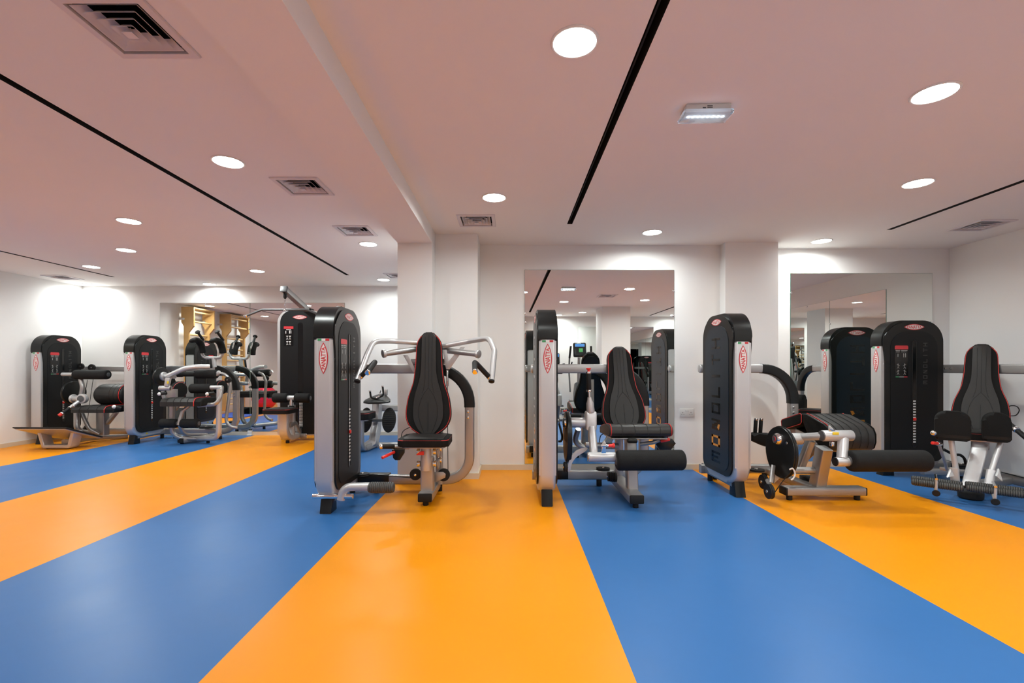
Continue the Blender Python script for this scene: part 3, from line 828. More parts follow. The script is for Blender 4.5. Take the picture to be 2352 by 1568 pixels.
# ------------------------------------------------------------------ shoulder press
def shoulder_press():
    r = thing('shoulder_press_machine', 'seated press machine with overhead arms and tall backrest left of the column', 'gym machine', (-0.9, 3.7, 0), 'weight stack machines')
    tower(r, -1.400, 3.370)
    yf = 4.04
    loop_frame(r, yf, -1.40, -0.342, feet=(.30, .93), cap_left=False)
    xs_ = -0.645
    # floor beam and post
    bar(r, 'floor_beam', 'silver', [(xs_, 3.585, .066), (xs_, 4.02, .066)], .112, .066, Z)
    MB().box((xs_, 3.583, .066), (.108, .022, .064), .008).build('beam_cap', 'rubber', r)
    cyl(r, 'levelling_foot', 'rubber', (xs_, 3.62, 0), (xs_, 3.62, .034), .022)
    bar(r, 'seat_post', 'silver', [(xs_, 3.70, .09), (xs_, 3.70, .36)], .10, .085, Y)
    cyl(r, 'post_sleeve', 'silver_light', (xs_, 3.635, .265), (xs_, 3.635, .455), .041)
    bar(r, 'rear_post', 'silver', [(xs_ + .06, 3.92, .09), (xs_ + .06, 3.92, 1.02)], .06, .05, Y)
    for z in (.405, .312):
        for x, y in ((xs_ - .062, 3.66), (xs_ + .062, 3.66), (xs_ + .085, 3.80)):
            cyl(r, 'link_roller', 'chrome', (x - .014, y, z), (x + .014, y, z), .025, .004)
        plate(r, 'link_plate', 'silver', [(xs_ + .078, 3.66, z + .015), (xs_ + .078, 3.80, z + .015), (xs_ + .078, 3.80, z - .015), (xs_ + .078, 3.74, z - .055), (xs_ + .078, 3.70, z - .055), (xs_ + .078, 3.66, z - .015)], X, .008)
    plate(r, 'release_tab', 'red_plastic', [P(955.5, 1044, 3.56), P(974.5, 1044, 3.56), P(974.5, 1035, 3.56), P(966, 1035.5, 3.56)], -Y, .02, .004)
    wheel(r, P(954.5, 1089, 3.74), Y, .046, .03)
    wheel(r, P(1019, 1090, 3.80), Y, .051, .034)
    plate(r, 'pulley_bracket', 'silver', [P(998, 1083, 3.77), P(1018, 1083, 3.77), P(1024, 1088, 3.77), P(1023, 1096, 3.77), P(1002, 1106, 3.77), P(997, 1106, 3.77)], -Y, .008)
    seat_pad(r, (xs_ + .003, 3.63, .528), X, -Y, .365, .36, .056, seams=0, taper=-.10)
    bk = back_pad(r, P(983, 1002, 3.745), P(985.5, 763, 3.85), X)
    # press arms
    L = [P(968, 788, 3.93), P(902, 783, 3.86), P(858, 783, 3.72), P(843, 815, 3.60), P(821, 874, 3.46)]
    R_ = [P(1000, 798, 3.93), P(1080, 783, 3.86), P(1124, 776, 3.70), P(1136, 805, 3.60), P(1129, 874, 3.46)]
    for pts in (L, R_):
        a = tube(r, 'press_arm', 'silver_light', pts, .0215, [.15, .12, .10])
        q = (pts[-1] - pts[-2]).normalized()
        cyl(a, 'end_plug', 'rubber', pts[-1] - q * .004, pts[-1] + q * .012, .0225, .004)
    for pts in ([P(831, 862, 3.475), P(863, 829, 3.42), P(845, 854.5, 3.24)], [P(1122, 864, 3.475), P(1090, 830, 3.40), P(1091, 852.5, 3.24)]):
        g = tube(r, 'handle_grip', 'rubber', pts, .0185, .03)
        q = (pts[-1] - pts[-2]).normalized(); cyl(g, 'grip_cap', 'chrome', pts[-1] - q * .004, pts[-1] + q * .014, .020, .005)
        q = (pts[0] - pts[1]).normalized(); cyl(g, 'grip_collar', 'chrome', pts[0] - q * .002, pts[0] + q * .022, .0205, .004)
    for a, b in ((P(968, 800, 3.97), P(882, 812, 3.77)), (P(1010, 803, 3.97), P(1098, 813, 3.77))):
        o = cyl(r, 'counter_arm', 'silver', a, b, .024)
        q = (b - a).normalized(); cyl(o, 'end_plug', 'silver_light', b - q * .012, b + q * .012, .034, .004)
    plate(r, 'lever_plate', 'silver_light', [P(1016, 803, 3.9), P(1026, 803, 3.9), P(1030, 831, 3.9), P(1058, 797, 3.9), P(1068, 797, 3.9), P(1033, 848, 3.9), P(1025, 848, 3.9)], -Y, .010)
    plate(r, 'lever_plate', 'silver_light', [P(926, 815, 3.9), P(937, 815, 3.9), P(956, 850, 3.9), P(950, 856, 3.9)], -Y, .010)
    bar(r, 'yoke', 'silver', [P(945, 830, 4.0), P(1022, 830, 4.0)], .05, .05, Y)
    cn = cyl(r, 'cable_end', 'chrome', P(1027.5, 850, 3.88), P(1027.5, 887, 3.88), .009)
    wire(r, [P(1027.5, 885, 3.88), P(1029, 1082, 3.80)], .003)
    wire(r, [P(946, 979, 3.80), P(928, 988, 3.78), P(922, 1000, 3.76), P(922.5, 1012, 3.74)], .003)
    # range lever by the seat
    cyl(r, 'lever_grip', 'rubber', P(878, 1025, 3.58), P(906, 1025, 3.62), .0185)
    cyl(r, 'lever_cap', 'chrome', P(870, 1025.5, 3.57), P(878.5, 1025, 3.58), .021, .006)
    bar(r, 'lever_arm', 'silver', [P(904, 1026, 3.66), P(940, 1027, 3.70)], .03, .03, Z)
    plate(r, 'lever_housing', 'black_plastic', [P(902, 1030, 3.66), P(931, 1030, 3.66), P(930, 1039, 3.66), P(920, 1055, 3.66), P(910, 1055, 3.66), P(905, 1050, 3.66)], -Y, .035, .005)
    cyl(r, 'lever_rod', 'red_plastic', P(877.5, 1051, 3.50), P(906, 1037.5, 3.62), .0115, .005)
    # step lever at the foot of the tower
    zz = P(806, 1141, 3.40).z
    cyl(r, 'pivot_axle', 'chrome', (-1.432, 3.415, zz), (-1.135, 3.415, zz), .019, .006)
    tube(r, 'step_lever', 'silver_light', [P(783, 1147, 3.415), P(790, 1118, 3.415), P(850, 1117, 3.415)], .030, .07)
    MB().ribbed(P(846, 1119, 3.415), P(906, 1119, 3.415), .040, 13).build('step_grip', 'grey_grip', r)
    # lower cable housing
    boxp(r, 'cable_guard', 'black_plastic', (-1.30, yf - .05, .078), (-1.03, yf + .05, .150), .008)
    wheel(r, P(832, 1089, 3.95), Z, .06, .02)
    wire(r, [P(845, 1088, 3.98), P(945, 1097, 3.98)], .003)
shoulder_press()
# ------------------------------------------------------------------ leg extension
def leg_extension():
    r = thing('leg_extension_machine', 'leg extension machine with a thick shin roller in front of the central mirror', 'gym machine', (0.75, 3.9, 0), 'weight stack machines')
    tower(r, 0.224, 3.545)
    yf = 4.215
    loop_frame(r, yf, .205, 1.205, feet=(.22, .75))
    xb = .957
    bar(r, 'floor_beam', 'silver', [(xb, 3.525, .070), (xb, 4.20, .070)], .112, .066, Z)
    MB().box((xb, 3.523, .070), (.108, .022, .064), .008).build('beam_cap', 'rubber', r)
    cyl(r, 'levelling_foot', 'rubber', (xb, 3.56, 0), (xb, 3.56, .038), .022)
    bar(r, 'seat_post', 'silver', [(xb + .02, 3.74, .09), (xb + .02, 3.80, .53)], .085, .085, Y)
    bar(r, 'back_post', 'silver', [(xb + .02, 4.185, .09), (xb + .02, 4.185, .92)], .07, .05, Y)
    tube(r, 'seat_strut', 'silver', [P(1348, 1030, 3.9), P(1318, 1018, 3.9), P(1328, 985, 3.82)], .022, .08)
    tube(r, 'seat_strut', 'silver', [P(1345, 1022, 3.9), P(1420, 1024, 3.9)], .026)
    # seat: thick front roll
    sx0, sx1 = P(1399, 980, 3.62).x, P(1545, 980, 3.62).x
    prof = [(3.60, .555), (3.60, .580), (3.615, .604), (3.65, .618), (3.75, .612), (4.00, .565), (4.01, .55), (4.00, .505), (3.80, .520), (3.66, .522), (3.615, .535)]
    s = MB().poly([(sx0, y, z) for y, z in prof], X, sx1 - sx0, .012, 3).build('seat', 'pad_vinyl', r)
    for x in (sx0 + .014, sx1 - .014):
        MB().tube([(x, y, z) for y, z in [(y + (.004 if y > 3.8 else -.002), z + .002) for y, z in prof]], .0034, None, X, 6, closed=True).build('piping', 'red_piping', s)
    for k in range(1, 5):
        x = sx0 + (sx1 - sx0) * k / 5
        MB().tube([(x, y, z) for y, z in ((3.599, .545), (3.599, .580), (3.614, .605), (3.65, .6195), (3.75, .6135), (4.00, .566))], .002, None, X, 5).build('seam', 'seam', s)
    plate(r, 'seat_plate', 'silver', [(sx0 + .03, 3.65, .50), (sx1 - .03, 3.65, .50), (sx1 - .03, 3.98, .49), (sx0 + .03, 3.98, .49)], Z, .012)
    boxp(r, 'adjust_knob', 'black_plastic', P(1452, 1012, 3.64) - Vector((.04, .02, .018)), P(1452, 1012, 3.64) + Vector((.04, .02, .018)), .012)
    back_pad(r, P(1437.5, 995, 3.98), P(1421, 796, 4.17), X, width=.372)
    # side handle with a red lever at the right of the seat
    tube(r, 'side_handle', 'silver', [P(1470, 1020, 3.75), P(1500, 1016, 3.72), P(1525, 1006, 3.72)], .016, .05)
    plate(r, 'lever_housing', 'black_plastic', [P(1498, 1010, 3.85), P(1540, 1006, 3.85), P(1548, 1016, 3.85), P(1535, 1033, 3.85), P(1512, 1031, 3.85)], -Y, .05, .006)
    cyl(r, 'lever_rod', 'red_plastic', P(1517, 1012.5, 3.70), P(1538, 1008.5, 3.70), .014, .004)
    # cam disc on the lever axis
    xd = .463; cy_, cz_ = 3.74, P(1304, 1003, 3.74).z
    cam_ol = []
    for k in range(36):
        a = 2 * math.pi * k / 36
        cam_ol.append((cy_ + .165 * math.cos(a) * (1 + .06 * math.sin(a)), cz_ + .205 * math.sin(a)))
    d = MB().poly([(xd - .018, y, z) for y, z in cam_ol], X, .036, .010, 3).build('cam_disc', 'black_plastic', r)
    ha = Vector((xd - .03, 3.72, P(1304, 970, 3.72).z))
    MB().lathe(ha - X * .012, ha + X * .03, [(0, .018), (.003, .034), (.012, .040), (.04, .042)], 24).build('hub_cap', 'chrome', d)
    cyl(r, 'pivot_shaft', 'silver_light', (xd + .01, 3.72, ha.z), (P(1350, 969, 3.72).x, 3.72, ha.z), .040)
    jx = P(1357, 966, 3.70)
    MB().poly([Vector((jx.x - .044, 3.665 + a, jx.z + b)) for a, b in ((0, -.07), (.09, -.07), (.09, .05), (.075, .075), (.015, .075), (0, .05))], X, .088, .016, 3).build('lever_joint', 'silver_light', r)
    # upright handle
    a, b = P(1357, 946, 3.69), P(1353.5, 912, 3.68)
    MB().lathe(a, b, [(0, .030), (.02, .031), (.07, .028), (.10, .017), ((b - a).length, .014)], 20).build('handle_cone', 'silver_light', r)
    tube(r, 'handle_stem', 'chrome', [P(1354.5, 916, 3.68), P(1353, 895, 3.68)], .011)
    g = cyl(r, 'handle_grip', 'rubber', P(1353, 895, 3.68), P(1352, 857, 3.67), .0185)
    cyl(g, 'grip_collar', 'chrome', P(1353, 900, 3.68), P(1353, 895, 3.68), .0205)
    cyl(g, 'grip_collar', 'chrome', P(1352, 858, 3.67), P(1352, 853, 3.67), .0205)
    MB().lathe(P(1352, 853, 3.67), P(1351.8, 844.5, 3.67), [(0, .010), (.012, .010), (.018, .018), (.027, .019), (.0285, .014)], 18).build('release_button', 'red_plastic', g)
    # lever arm down to the shin roller
    tube(r, 'lever_arm', 'silver_light', [P(1359, 982, 3.68), P(1364.5, 1042, 3.56)], .031, seg=18)
    capped(r, 'roller_sleeve', 'silver_light', P(1416, 1049, 3.53), P(1352, 1049, 3.53), .036, 'chrome')
    plate(r, 'pin_plate', 'chrome', [P(1381, 1040, 3.50), P(1383, 1016, 3.50), P(1387, 1010, 3.50), P(1391, 1016, 3.50), P(1391, 1040, 3.50)], -Y, .012)
    cyl(r, 'lock_pin', 'chrome', P(1380, 1023, 3.49), P(1399, 1023, 3.49), .010)
    MB().lathe(P(1397, 1023, 3.49), P(1412, 1023, 3.49), [(0, .012), (.030, .013), (.034, .018), (.045, .018), (.047, .014)], 16).build('pin_knob', 'red_plastic', r)
    foam_roll(r, P(1415, 1057, 3.50), P(1571, 1056, 3.50), .076)
    # arm linkage and pulleys by the floor
    plate(r, 'link_blade', 'silver_light', smooth_curve([P(1304, 1082, 3.66), P(1306, 1060, 3.66), P(1320, 1036, 3.66), P(1340, 1028, 3.66), P(1349, 1028, 3.66), P(1346, 1034, 3.66), P(1325, 1048, 3.66), P(1314, 1062, 3.66), P(1309, 1082, 3.66)], 4), -Y, .010, .002)
    wheel(r, P(1308, 1050, 3.85), X, .045, .03)
    wheel(r, P(1299, 1072, 3.62), X, .040, .03)
    wheel(r, P(1385, 1076.5, 3.75), Z, .055, .022)
    for k in range(4):
        wheel(r, P(1398 + k * 5, 1094 + k * .5, 3.88 - k * .02), X, .040, .020)
    boxp(r, 'cable_guard', 'black_plastic', (P(1281, 1090, 4.1).x, yf - .06, .07), (P(1302, 1090, 4.1).x + .02, yf + .04, .148), .006)
    wire(r, [P(1284, 972, 3.9), P(1291, 1000, 3.86), P(1289, 1012, 3.84), P(1282, 1013, 3.84)], .009, 'cable_loop')
    wire(r, [P(1376, 1020, 3.95), P(1380, 1000, 3.95), P(1394, 993, 3.9)], .004)
leg_extension()
# ------------------------------------------------------------------ prone leg curl
def leg_curl():
    r = thing('leg_curl_machine', 'lying leg curl bench with a big black cam disc beside the right column', 'gym machine', (2.4, 4.1, 0), 'weight stack machines')
    tower(r, 1.824, 3.795)
    yf = 4.465
    loop_frame(r, yf, 1.815, 2.695, feet=(.2, .9))
    xl, xr = 2.575, 2.945
    # leg pad: hump sloping to the front with a rolled edge
    prof = [(4.115, .650), (4.09, .658), (4.06, .655), (3.96, .628), (3.84, .594), (3.79, .565), (3.765, .52), (3.765, .455), (3.785, .405), (3.82, .385), (3.90, .415), (4.06, .50), (4.115, .58)]
    o = MB().poly([(xl, y, z) for y, z in prof], X, xr - xl, .020, 3).build('leg_pad', 'pad_vinyl', r)
    # black side gussets with red piping
    for x, s in ((xl, -1), (xr, 1)):
        plate(o, 'side_gusset', 'pad_fabric', [(x, 4.06 + (y - 4.06) * .97 - .004, z - .004 if z > .6 else z + .004) for y, z in prof], X * s, .006, .003)
        if s < 0: MB().tube([(x - s * .018, y, z + .004) for y, z in prof[1:8]], .0034, None, X, 6).build('piping', 'red_piping', o)
    for k in range(1, 6):
        x = xl + (xr - xl) * k / 6
        MB().tube([(x, y - .002, z + .0025) for y, z in prof[1:9]], .0025, None, X, 5).build('seam', 'seam', o)
    # chest pad falling away to the rear
    cp = [(4.13, .648), (4.15, .655), (4.42, .572), (4.435, .555), (4.425, .490), (4.40, .482), (4.15, .560), (4.13, .58)]
    o2 = MB().poly([(xl - .01, y, z) for y, z in cp], X, xr - xl + .02, .014, 3).build('chest_pad', 'pad_fabric', r)
    for x in (xl - .006, xr + .006):
        MB().tube([(x, y, z) for y, z in cp], .0034, None, X, 6, closed=True).build('piping', 'red_piping', o2)
    plate(r, 'pad_bracket', 'silver', [(xl + .08, 3.86, .40), (xl + .08, 4.36, .50), (xl + .08, 4.36, .46), (xl + .08, 3.90, .36)], X, .20, .004)
    # crossbar foot, post, beam to the frame
    x0, x1 = 2.215, 2.838
    bar(r, 'foot_bar', 'silver', [(x0, 3.785, .070), (x1, 3.785, .070)], .105, .064, Z)
    MB().box((x0 - .004, 3.785, .070), (.02, .102, .062), .006).build('bar_cap', 'rubber', r)
    MB().box((x1 + .004, 3.785, .070), (.02, .102, .062), .006).build('bar_cap', 'rubber', r)
    for x in (x0 + .03, x1 - .05): cyl(r, 'levelling_foot', 'rubber', (x, 3.765, 0), (x, 3.765, .042), .022)
    bar(r, 'main_post', 'silver', [(2.505, 3.82, .09), (2.505, 3.735, .42)], .085, .105, Y)
    bar(r, 'floor_beam', 'silver', [(2.47, 3.82, .075), (2.47, 4.45, .075)], .08, .062, Z)
    tube(r, 'cross_tube', 'silver', [P(1822, 1080, 3.80), P(1880, 1080, 3.80)], .028)
    bar(r, 'rear_strut', 'silver', [P(1838, 1073, 4.0), P(1862, 1012, 3.95)], .06, .06, Y)
    bar(r, 'bench_strut', 'silver', [P(1842, 1058, 4.15), P(1885, 1018, 4.0)], .05, .05, Y)
    # cam disc (lies in the depth direction, seen from its left side)
    dc = P(1794, 1038, 3.72); xd = 2.155
    ol = []
    for k in range(40):
        a = 2 * math.pi * k / 40
        ol.append((dc.y + .198 * math.cos(a) * (1 + .05 * math.sin(a)), dc.z + .200 * math.sin(a)))
    d = MB().poly([(xd - .016, y, z) for y, z in ol], X, .032, .009, 3).build('cam_disc', 'black_plastic', r)
    MB().tube([(xd, dc.y + (y - dc.y) * 1.004, dc.z + (z - dc.z) * 1.004) for y, z in ol], .006, None, X, 6, closed=True).build('rim', 'rubber', d)
    hc = Vector((xd - .016, dc.y + .01, P(1797, 1008, 3.72).z))
    MB().lathe(hc + X * .004, hc - X * .05, [(0, .050), (.010, .049), (.022, .044), (.034, .038)], 28).build('hub_cap', 'chrome', d)
    MB().lathe(hc - X * .028, hc - X * .05, [(0, .033), (.003, .033), (.004, .030)], 24).build('hub_badge', 'grey_plastic', d)
    mb = MB(); mb.tube([hc + Vector((-.033, .017 * math.cos(a), .017 * math.sin(a))) for a in [math.radians(60 + 240 * k / 14) for k in range(15)]], .0035, None, X, 6); mb.build('hub_emblem', 'badge_red', d)
    cyl(d, 'disc_bolt', 'chrome', P(1810, 1017, 3.62) - X * .012, P(1810, 1017, 3.62) + X * .01, .011)
    zx = hc.z
    cyl(r, 'pivot_shaft', 'silver_light', (xd + .01, 3.73, zx), (P(1840, 1000, 3.73).x, 3.73, zx), .046)
    tube(r, 'lever_arm', 'silver_light', [P(1836, 1004, 3.73), P(1890, 1001, 3.58)], .030, seg=16)
    capped(r, 'roller_sleeve', 'silver_light', P(1956, 1000, 3.56), P(1888, 1000.5, 3.56), .0415, 'grey_plastic')
    boxp(r, 'warning_sticker', 'sticker_yellow', P(1904, 996.5, 3.56) - Vector((0, .0430, 0)), P(1918, 990.5, 3.56) - Vector((0, .0380, 0)), .001)
    plate(r, 'lock_tab', 'chrome', [P(1903, 990, 3.55), P(1901, 978, 3.55), P(1904, 976, 3.55), P(1917, 989, 3.55)], -Y, .012)
    cyl(r, 'lock_stub', 'chrome', P(1911, 1014, 3.55), P(1911, 1024, 3.55), .016)
    tube(r, 'drop_arm', 'silver_light', [P(1937, 1008, 3.55), P(1934, 1054, 3.48)], .036, seg=18)
    capped(r, 'foot_sleeve', 'silver_light', P(1960, 1060, 3.47), P(1919, 1060, 3.47), .034, 'rubber')
    foam_roll(r, P(1950, 1058, 3.46), P(2129, 1058, 3.46), .079)
    # handles and elbow pad at the head end
    for px in (1735, 1747):
        h = cyl(r, 'handle_grip', 'rubber', P(px - 1, 998, 4.35), P(px + 1, 965, 4.33), .0165)
        cyl(h, 'grip_cap', 'chrome', P(px + 1, 965, 4.33), P(px + 1.2, 960, 4.33), .0175)
        cyl(h, 'grip_collar', 'chrome', P(px - 1.2, 1000, 4.35), P(px - 1, 996, 4.35), .0185)
    el = P(1750, 1010, 4.15)
    plate(r, 'elbow_pad', 'pad_fabric', [P(1728, 998, 4.25), P(1745, 996, 4.25), P(1775, 997, 4.25), P(1785, 1004, 4.25), P(1783, 1022, 4.25), P(1760, 1026, 4.25), P(1729, 1012, 4.25)], Y, .12, .018)
    bar(r, 'pad_arm', 'silver', [P(1745, 1012, 4.32), P(1790, 1034, 4.2)], .03, .03, Y)
    # rope pulleys on the floor
    wheel(r, P(1767, 1128, 3.62), X, .058, .035)
    wheel(r, P(1754, 1106, 3.80), X, .058, .035)
    plate(r, 'pulley_bracket', 'silver', [P(1766, 1122, 3.64), P(1756, 1100, 3.76), P(1764, 1098, 3.76), P(1772, 1116, 3.64)], X, .010)
    bar(r, 'pulley_strut', 'silver', [P(1771, 1108, 3.70), P(1776, 1068, 3.74)], .035, .02, Y)
    plate(r, 'pulley_gusset', 'silver', [P(1776, 1110, 3.74), P(1779, 1090, 3.74), P(1791, 1096, 3.74)], -Y, .01)
    wire(r, [P(1777, 1134, 3.60), P(1797, 1106, 3.58), P(1812, 1088, 3.56)], .0035)
    wire(r, [P(1813, 1078, 3.545), P(1821, 1076, 3.54), P(1826, 1088, 3.54), P(1822, 1098, 3.54), P(1817, 1102, 3.54)], .006, 'tied_tag', 'white_plastic')
    wheel(r, P(1737, 1079, 4.30), Z, .07, .02)
    boxp(r, 'cable_guard', 'black_plastic', P(1842, 1101, 4.0) - Vector((.0, .04, .012)), P(1868, 1095, 4.0) + Vector((0, .04, .012)), .006)
leg_curl()
# ------------------------------------------------------------------ hip abduction machine by the right wall
def abductor():
    r = thing('hip_abduction_machine', 'hip abduction machine with thigh pads and ribbed foot bars by the right wall', 'gym machine', (3.95, 4.1, 0), 'weight stack machines')
    tower(r, 3.630, 4.712, -math.pi / 2)
    xr = 4.335
    # main rail runs along the right wall towards the camera, then turns down
    top = fillet([(xr, 4.74, 1.048), (xr, 3.10, 1.048), (xr, 3.10, .72)], .30, 10)
    bar(r, 'upper_rail', 'silver', [top[0], top[1]], .084, .062, X)
    bar(r, 'elbow_cover', 'black_plastic', top[1:], .09, .072, X)
    bar(r, 'frame_post', 'silver', fillet([(xr, 3.10, .73), (xr, 3.10, .10), (xr, 4.70, .10)], .20, 10), .082, .062, X)
    for y in (3.45, 4.5): cyl(r, 'levelling_foot', 'rubber', (xr, y, 0), (xr, y, .065), .024)
    for y in (4.63, 4.57): cyl(r, 'bolt', 'chrome', (xr - .038, y, 1.05), (xr - .028, y, 1.05), .011, .002, 12)
    bar(r, 'floor_beam', 'silver', [P(2118, 1082, 4.47), (4.32, 4.36, .085)], .08, .06, Z)
    an = math.radians(40)
    R_ = Vector((math.cos(an), -math.sin(an), 0)); f = Vector((-math.sin(an), -math.cos(an), 0))
    # seat column on a rubber foot
    base = Vector((3.735, 3.80, 0))
    sc = P(2243, 990, 3.98)
    bar(r, 'seat_column', 'silver_light', [base + Vector((.015, .03, .07)), Vector((sc.x - .03, sc.y - .06, .41))], .115, .10, R_)
    MB().lathe(base, base + Z, [(0, .070), (.01, .078), (.05, .080), (.075, .066), (.085, .05)], 24).build('base_foot', 'rubber', r)
    bar(r, 'base_tube', 'silver', [base + Vector((.03, .04, .09)), (4.30, 4.05, .09)], .08, .06, Z)
    MB().cyl(Vector((sc.x - .03, sc.y - .06, .38)), Vector((sc.x - .02, sc.y - .05, .455)), .055, .006).build('column_head', 'silver', r)
    seat_pad(r, Vector((sc.x + .01, sc.y, .520)), R_, f, .35, .36, .058, seams=0)
    back_pad(r, P(2250, 1000, 4.09), P(2255, 790, 4.22), R_, width=.372)
    # thigh pads
    for (cx, cy, d, w, h) in ((2187, 977, 3.80, .215, .235), (2288, 980, 3.78, .165, .235)):
        c = P(cx, cy, d)
        ol = rrect_ab(-w / 2, w / 2, -h / 2, h / 2, (.07, .07, .025, .025), 8)
        o = MB().poly([c + R_ * u + Z * v + f * -.035 for u, v in ol], f, .085, .026, 4).build('thigh_pad', 'pad_fabric', r)
        MB().poly([c + R_ * (u * .98) + Z * (v * .0 - h * .36) + f * -.037 + Z * (v * .10) for u, v in ol], f, .088, .010, 2).build('pad_base', 'black_plastic', o)
    for a, b, s0, s1 in ((P(2184, 1006, 3.80), P(2196, 1080, 3.78), P(2192, 1074, 3.775), P(2194, 1104, 3.77)), (P(2299, 1014, 3.78), P(2275, 1088, 3.72), P(2277, 1080, 3.72), P(2271, 1114, 3.70))):
        tube(r, 'pad_rod', 'silver_light', [a, b], .019, seg=16)
        bar(r, 'rod_sleeve', 'silver_light', [s0, s1], .055, .055, R_)
    # ribbed foot bars in two pairs
    def yline(px, py, z): # depth of a level point seen at py
        return (CAM_H - z) * FOC / (py - VY)
    for (xa, ya), (xb, yb), z, n in (((2093, 1106), (2214, 1121.5), .130, 22), ((2218.5, 1119.5), (2358, 1137), .130, 24)):
        a, b = P(xa, ya, yline(xa, ya, z)), P(xb, yb, yline(xb, yb, z))
        MB().ribbed(a, b, .027, n, dep=.004).build('foot_bar', 'grey_grip', r)
        sh = -f * .095 + Z * .012
        MB().ribbed(a + sh, b + sh, .024, n, dep=.004).build('foot_bar', 'grey_grip', r)
    for (xa, ya, xb, yb, d) in ((2151, 1103, 2150, 1130, 3.68), (2287, 1121, 2285.5, 1150, 3.47)):
        a, b = P(xa, ya, d), P(xb, yb, d)
        bar(r, 'bar_bracket', 'silver_light', [a, b], .018, .014, f)
        bar(r, 'bar_bracket', 'chrome', [a + Z * .01, a - f * .14 + Z * .02], .018, .016, Z)
        q = f
        MB().lathe(b + q * -.01 - Z * .004, b + q, [(0, .010), (.012, .014), (.020, .023), (.030, .025), (.033, .021)], 20).build('rubber_knob', 'rubber', r)
        bar(r, 'bracket_arm', 'silver_light', [b + Z * .01, b - f * .16 + Z * .05], .022, .022, Z)
    for pts in ([P(2172, 1095, 3.74), P(2180, 1076, 3.78), P(2188, 1092, 3.74)], [P(2284, 1092, 3.66), P(2290, 1075, 3.70), P(2298, 1104, 3.62)]):
        plate(r, 'bar_link', 'silver_light', pts, -Y, .02, .005)
    # handles, range lever, loose cable
    MB().sphere(P(2144.5, 994, 3.82), .022).build('knob', 'chrome', r)
    cyl(r, 'side_grip', 'rubber', P(2148, 996, 3.83), P(2178, 1000, 3.98), .017)
    cyl(r, 'lever_rod', 'red_plastic', P(2141, 1017, 3.82), P(2153, 1018, 3.84), .013, .004)
    cyl(r, 'lever_hub', 'chrome', P(2152, 1018, 3.84), P(2161, 1020, 3.86), .017, .005)
    tube(r, 'lever_arm', 'silver', [P(2157, 1022, 3.85), P(2171, 1062, 3.9), P(2175, 1078, 3.92)], .011, .05)
    boxp(r, 'lever_foot', 'silver', P(2165, 1081, 3.95) - Vector((0, .03, 0)), P(2178, 1073, 3.95) + Vector((0, .03, 0)), .005)
    tube(r, 'side_handle', 'rubber', [P(2312, 968, 4.0), P(2334, 986, 3.9), P(2362, 1010, 3.8)], .019)
    cyl(r, 'handle_collar', 'chrome', P(2330, 983, 3.915), P(2337, 989, 3.885), .024, .006)
    wire(r, [P(2313, 936, 4.15), P(2322, 931.5, 4.14), P(2335, 933, 4.13), P(2341, 942, 4.12), P(2334, 953, 4.12), P(2320, 955, 4.13)], .004, 'cable_loop')
    wire(r, [P(2168, 1032, 4.2), P(2190, 1043, 4.2), P(2206, 1045, 4.2), P(2216, 1055, 4.2), P(2219, 1074, 4.2)], .012, 'cable_hose')
    wheel(r, P(2206, 1070, 4.2), Z, .065, .04)
    wire(r, [P(2300, 1084, 4.1), P(2352, 1097, 3.9), P(2400, 1110, 3.7)], .004)
abductor()
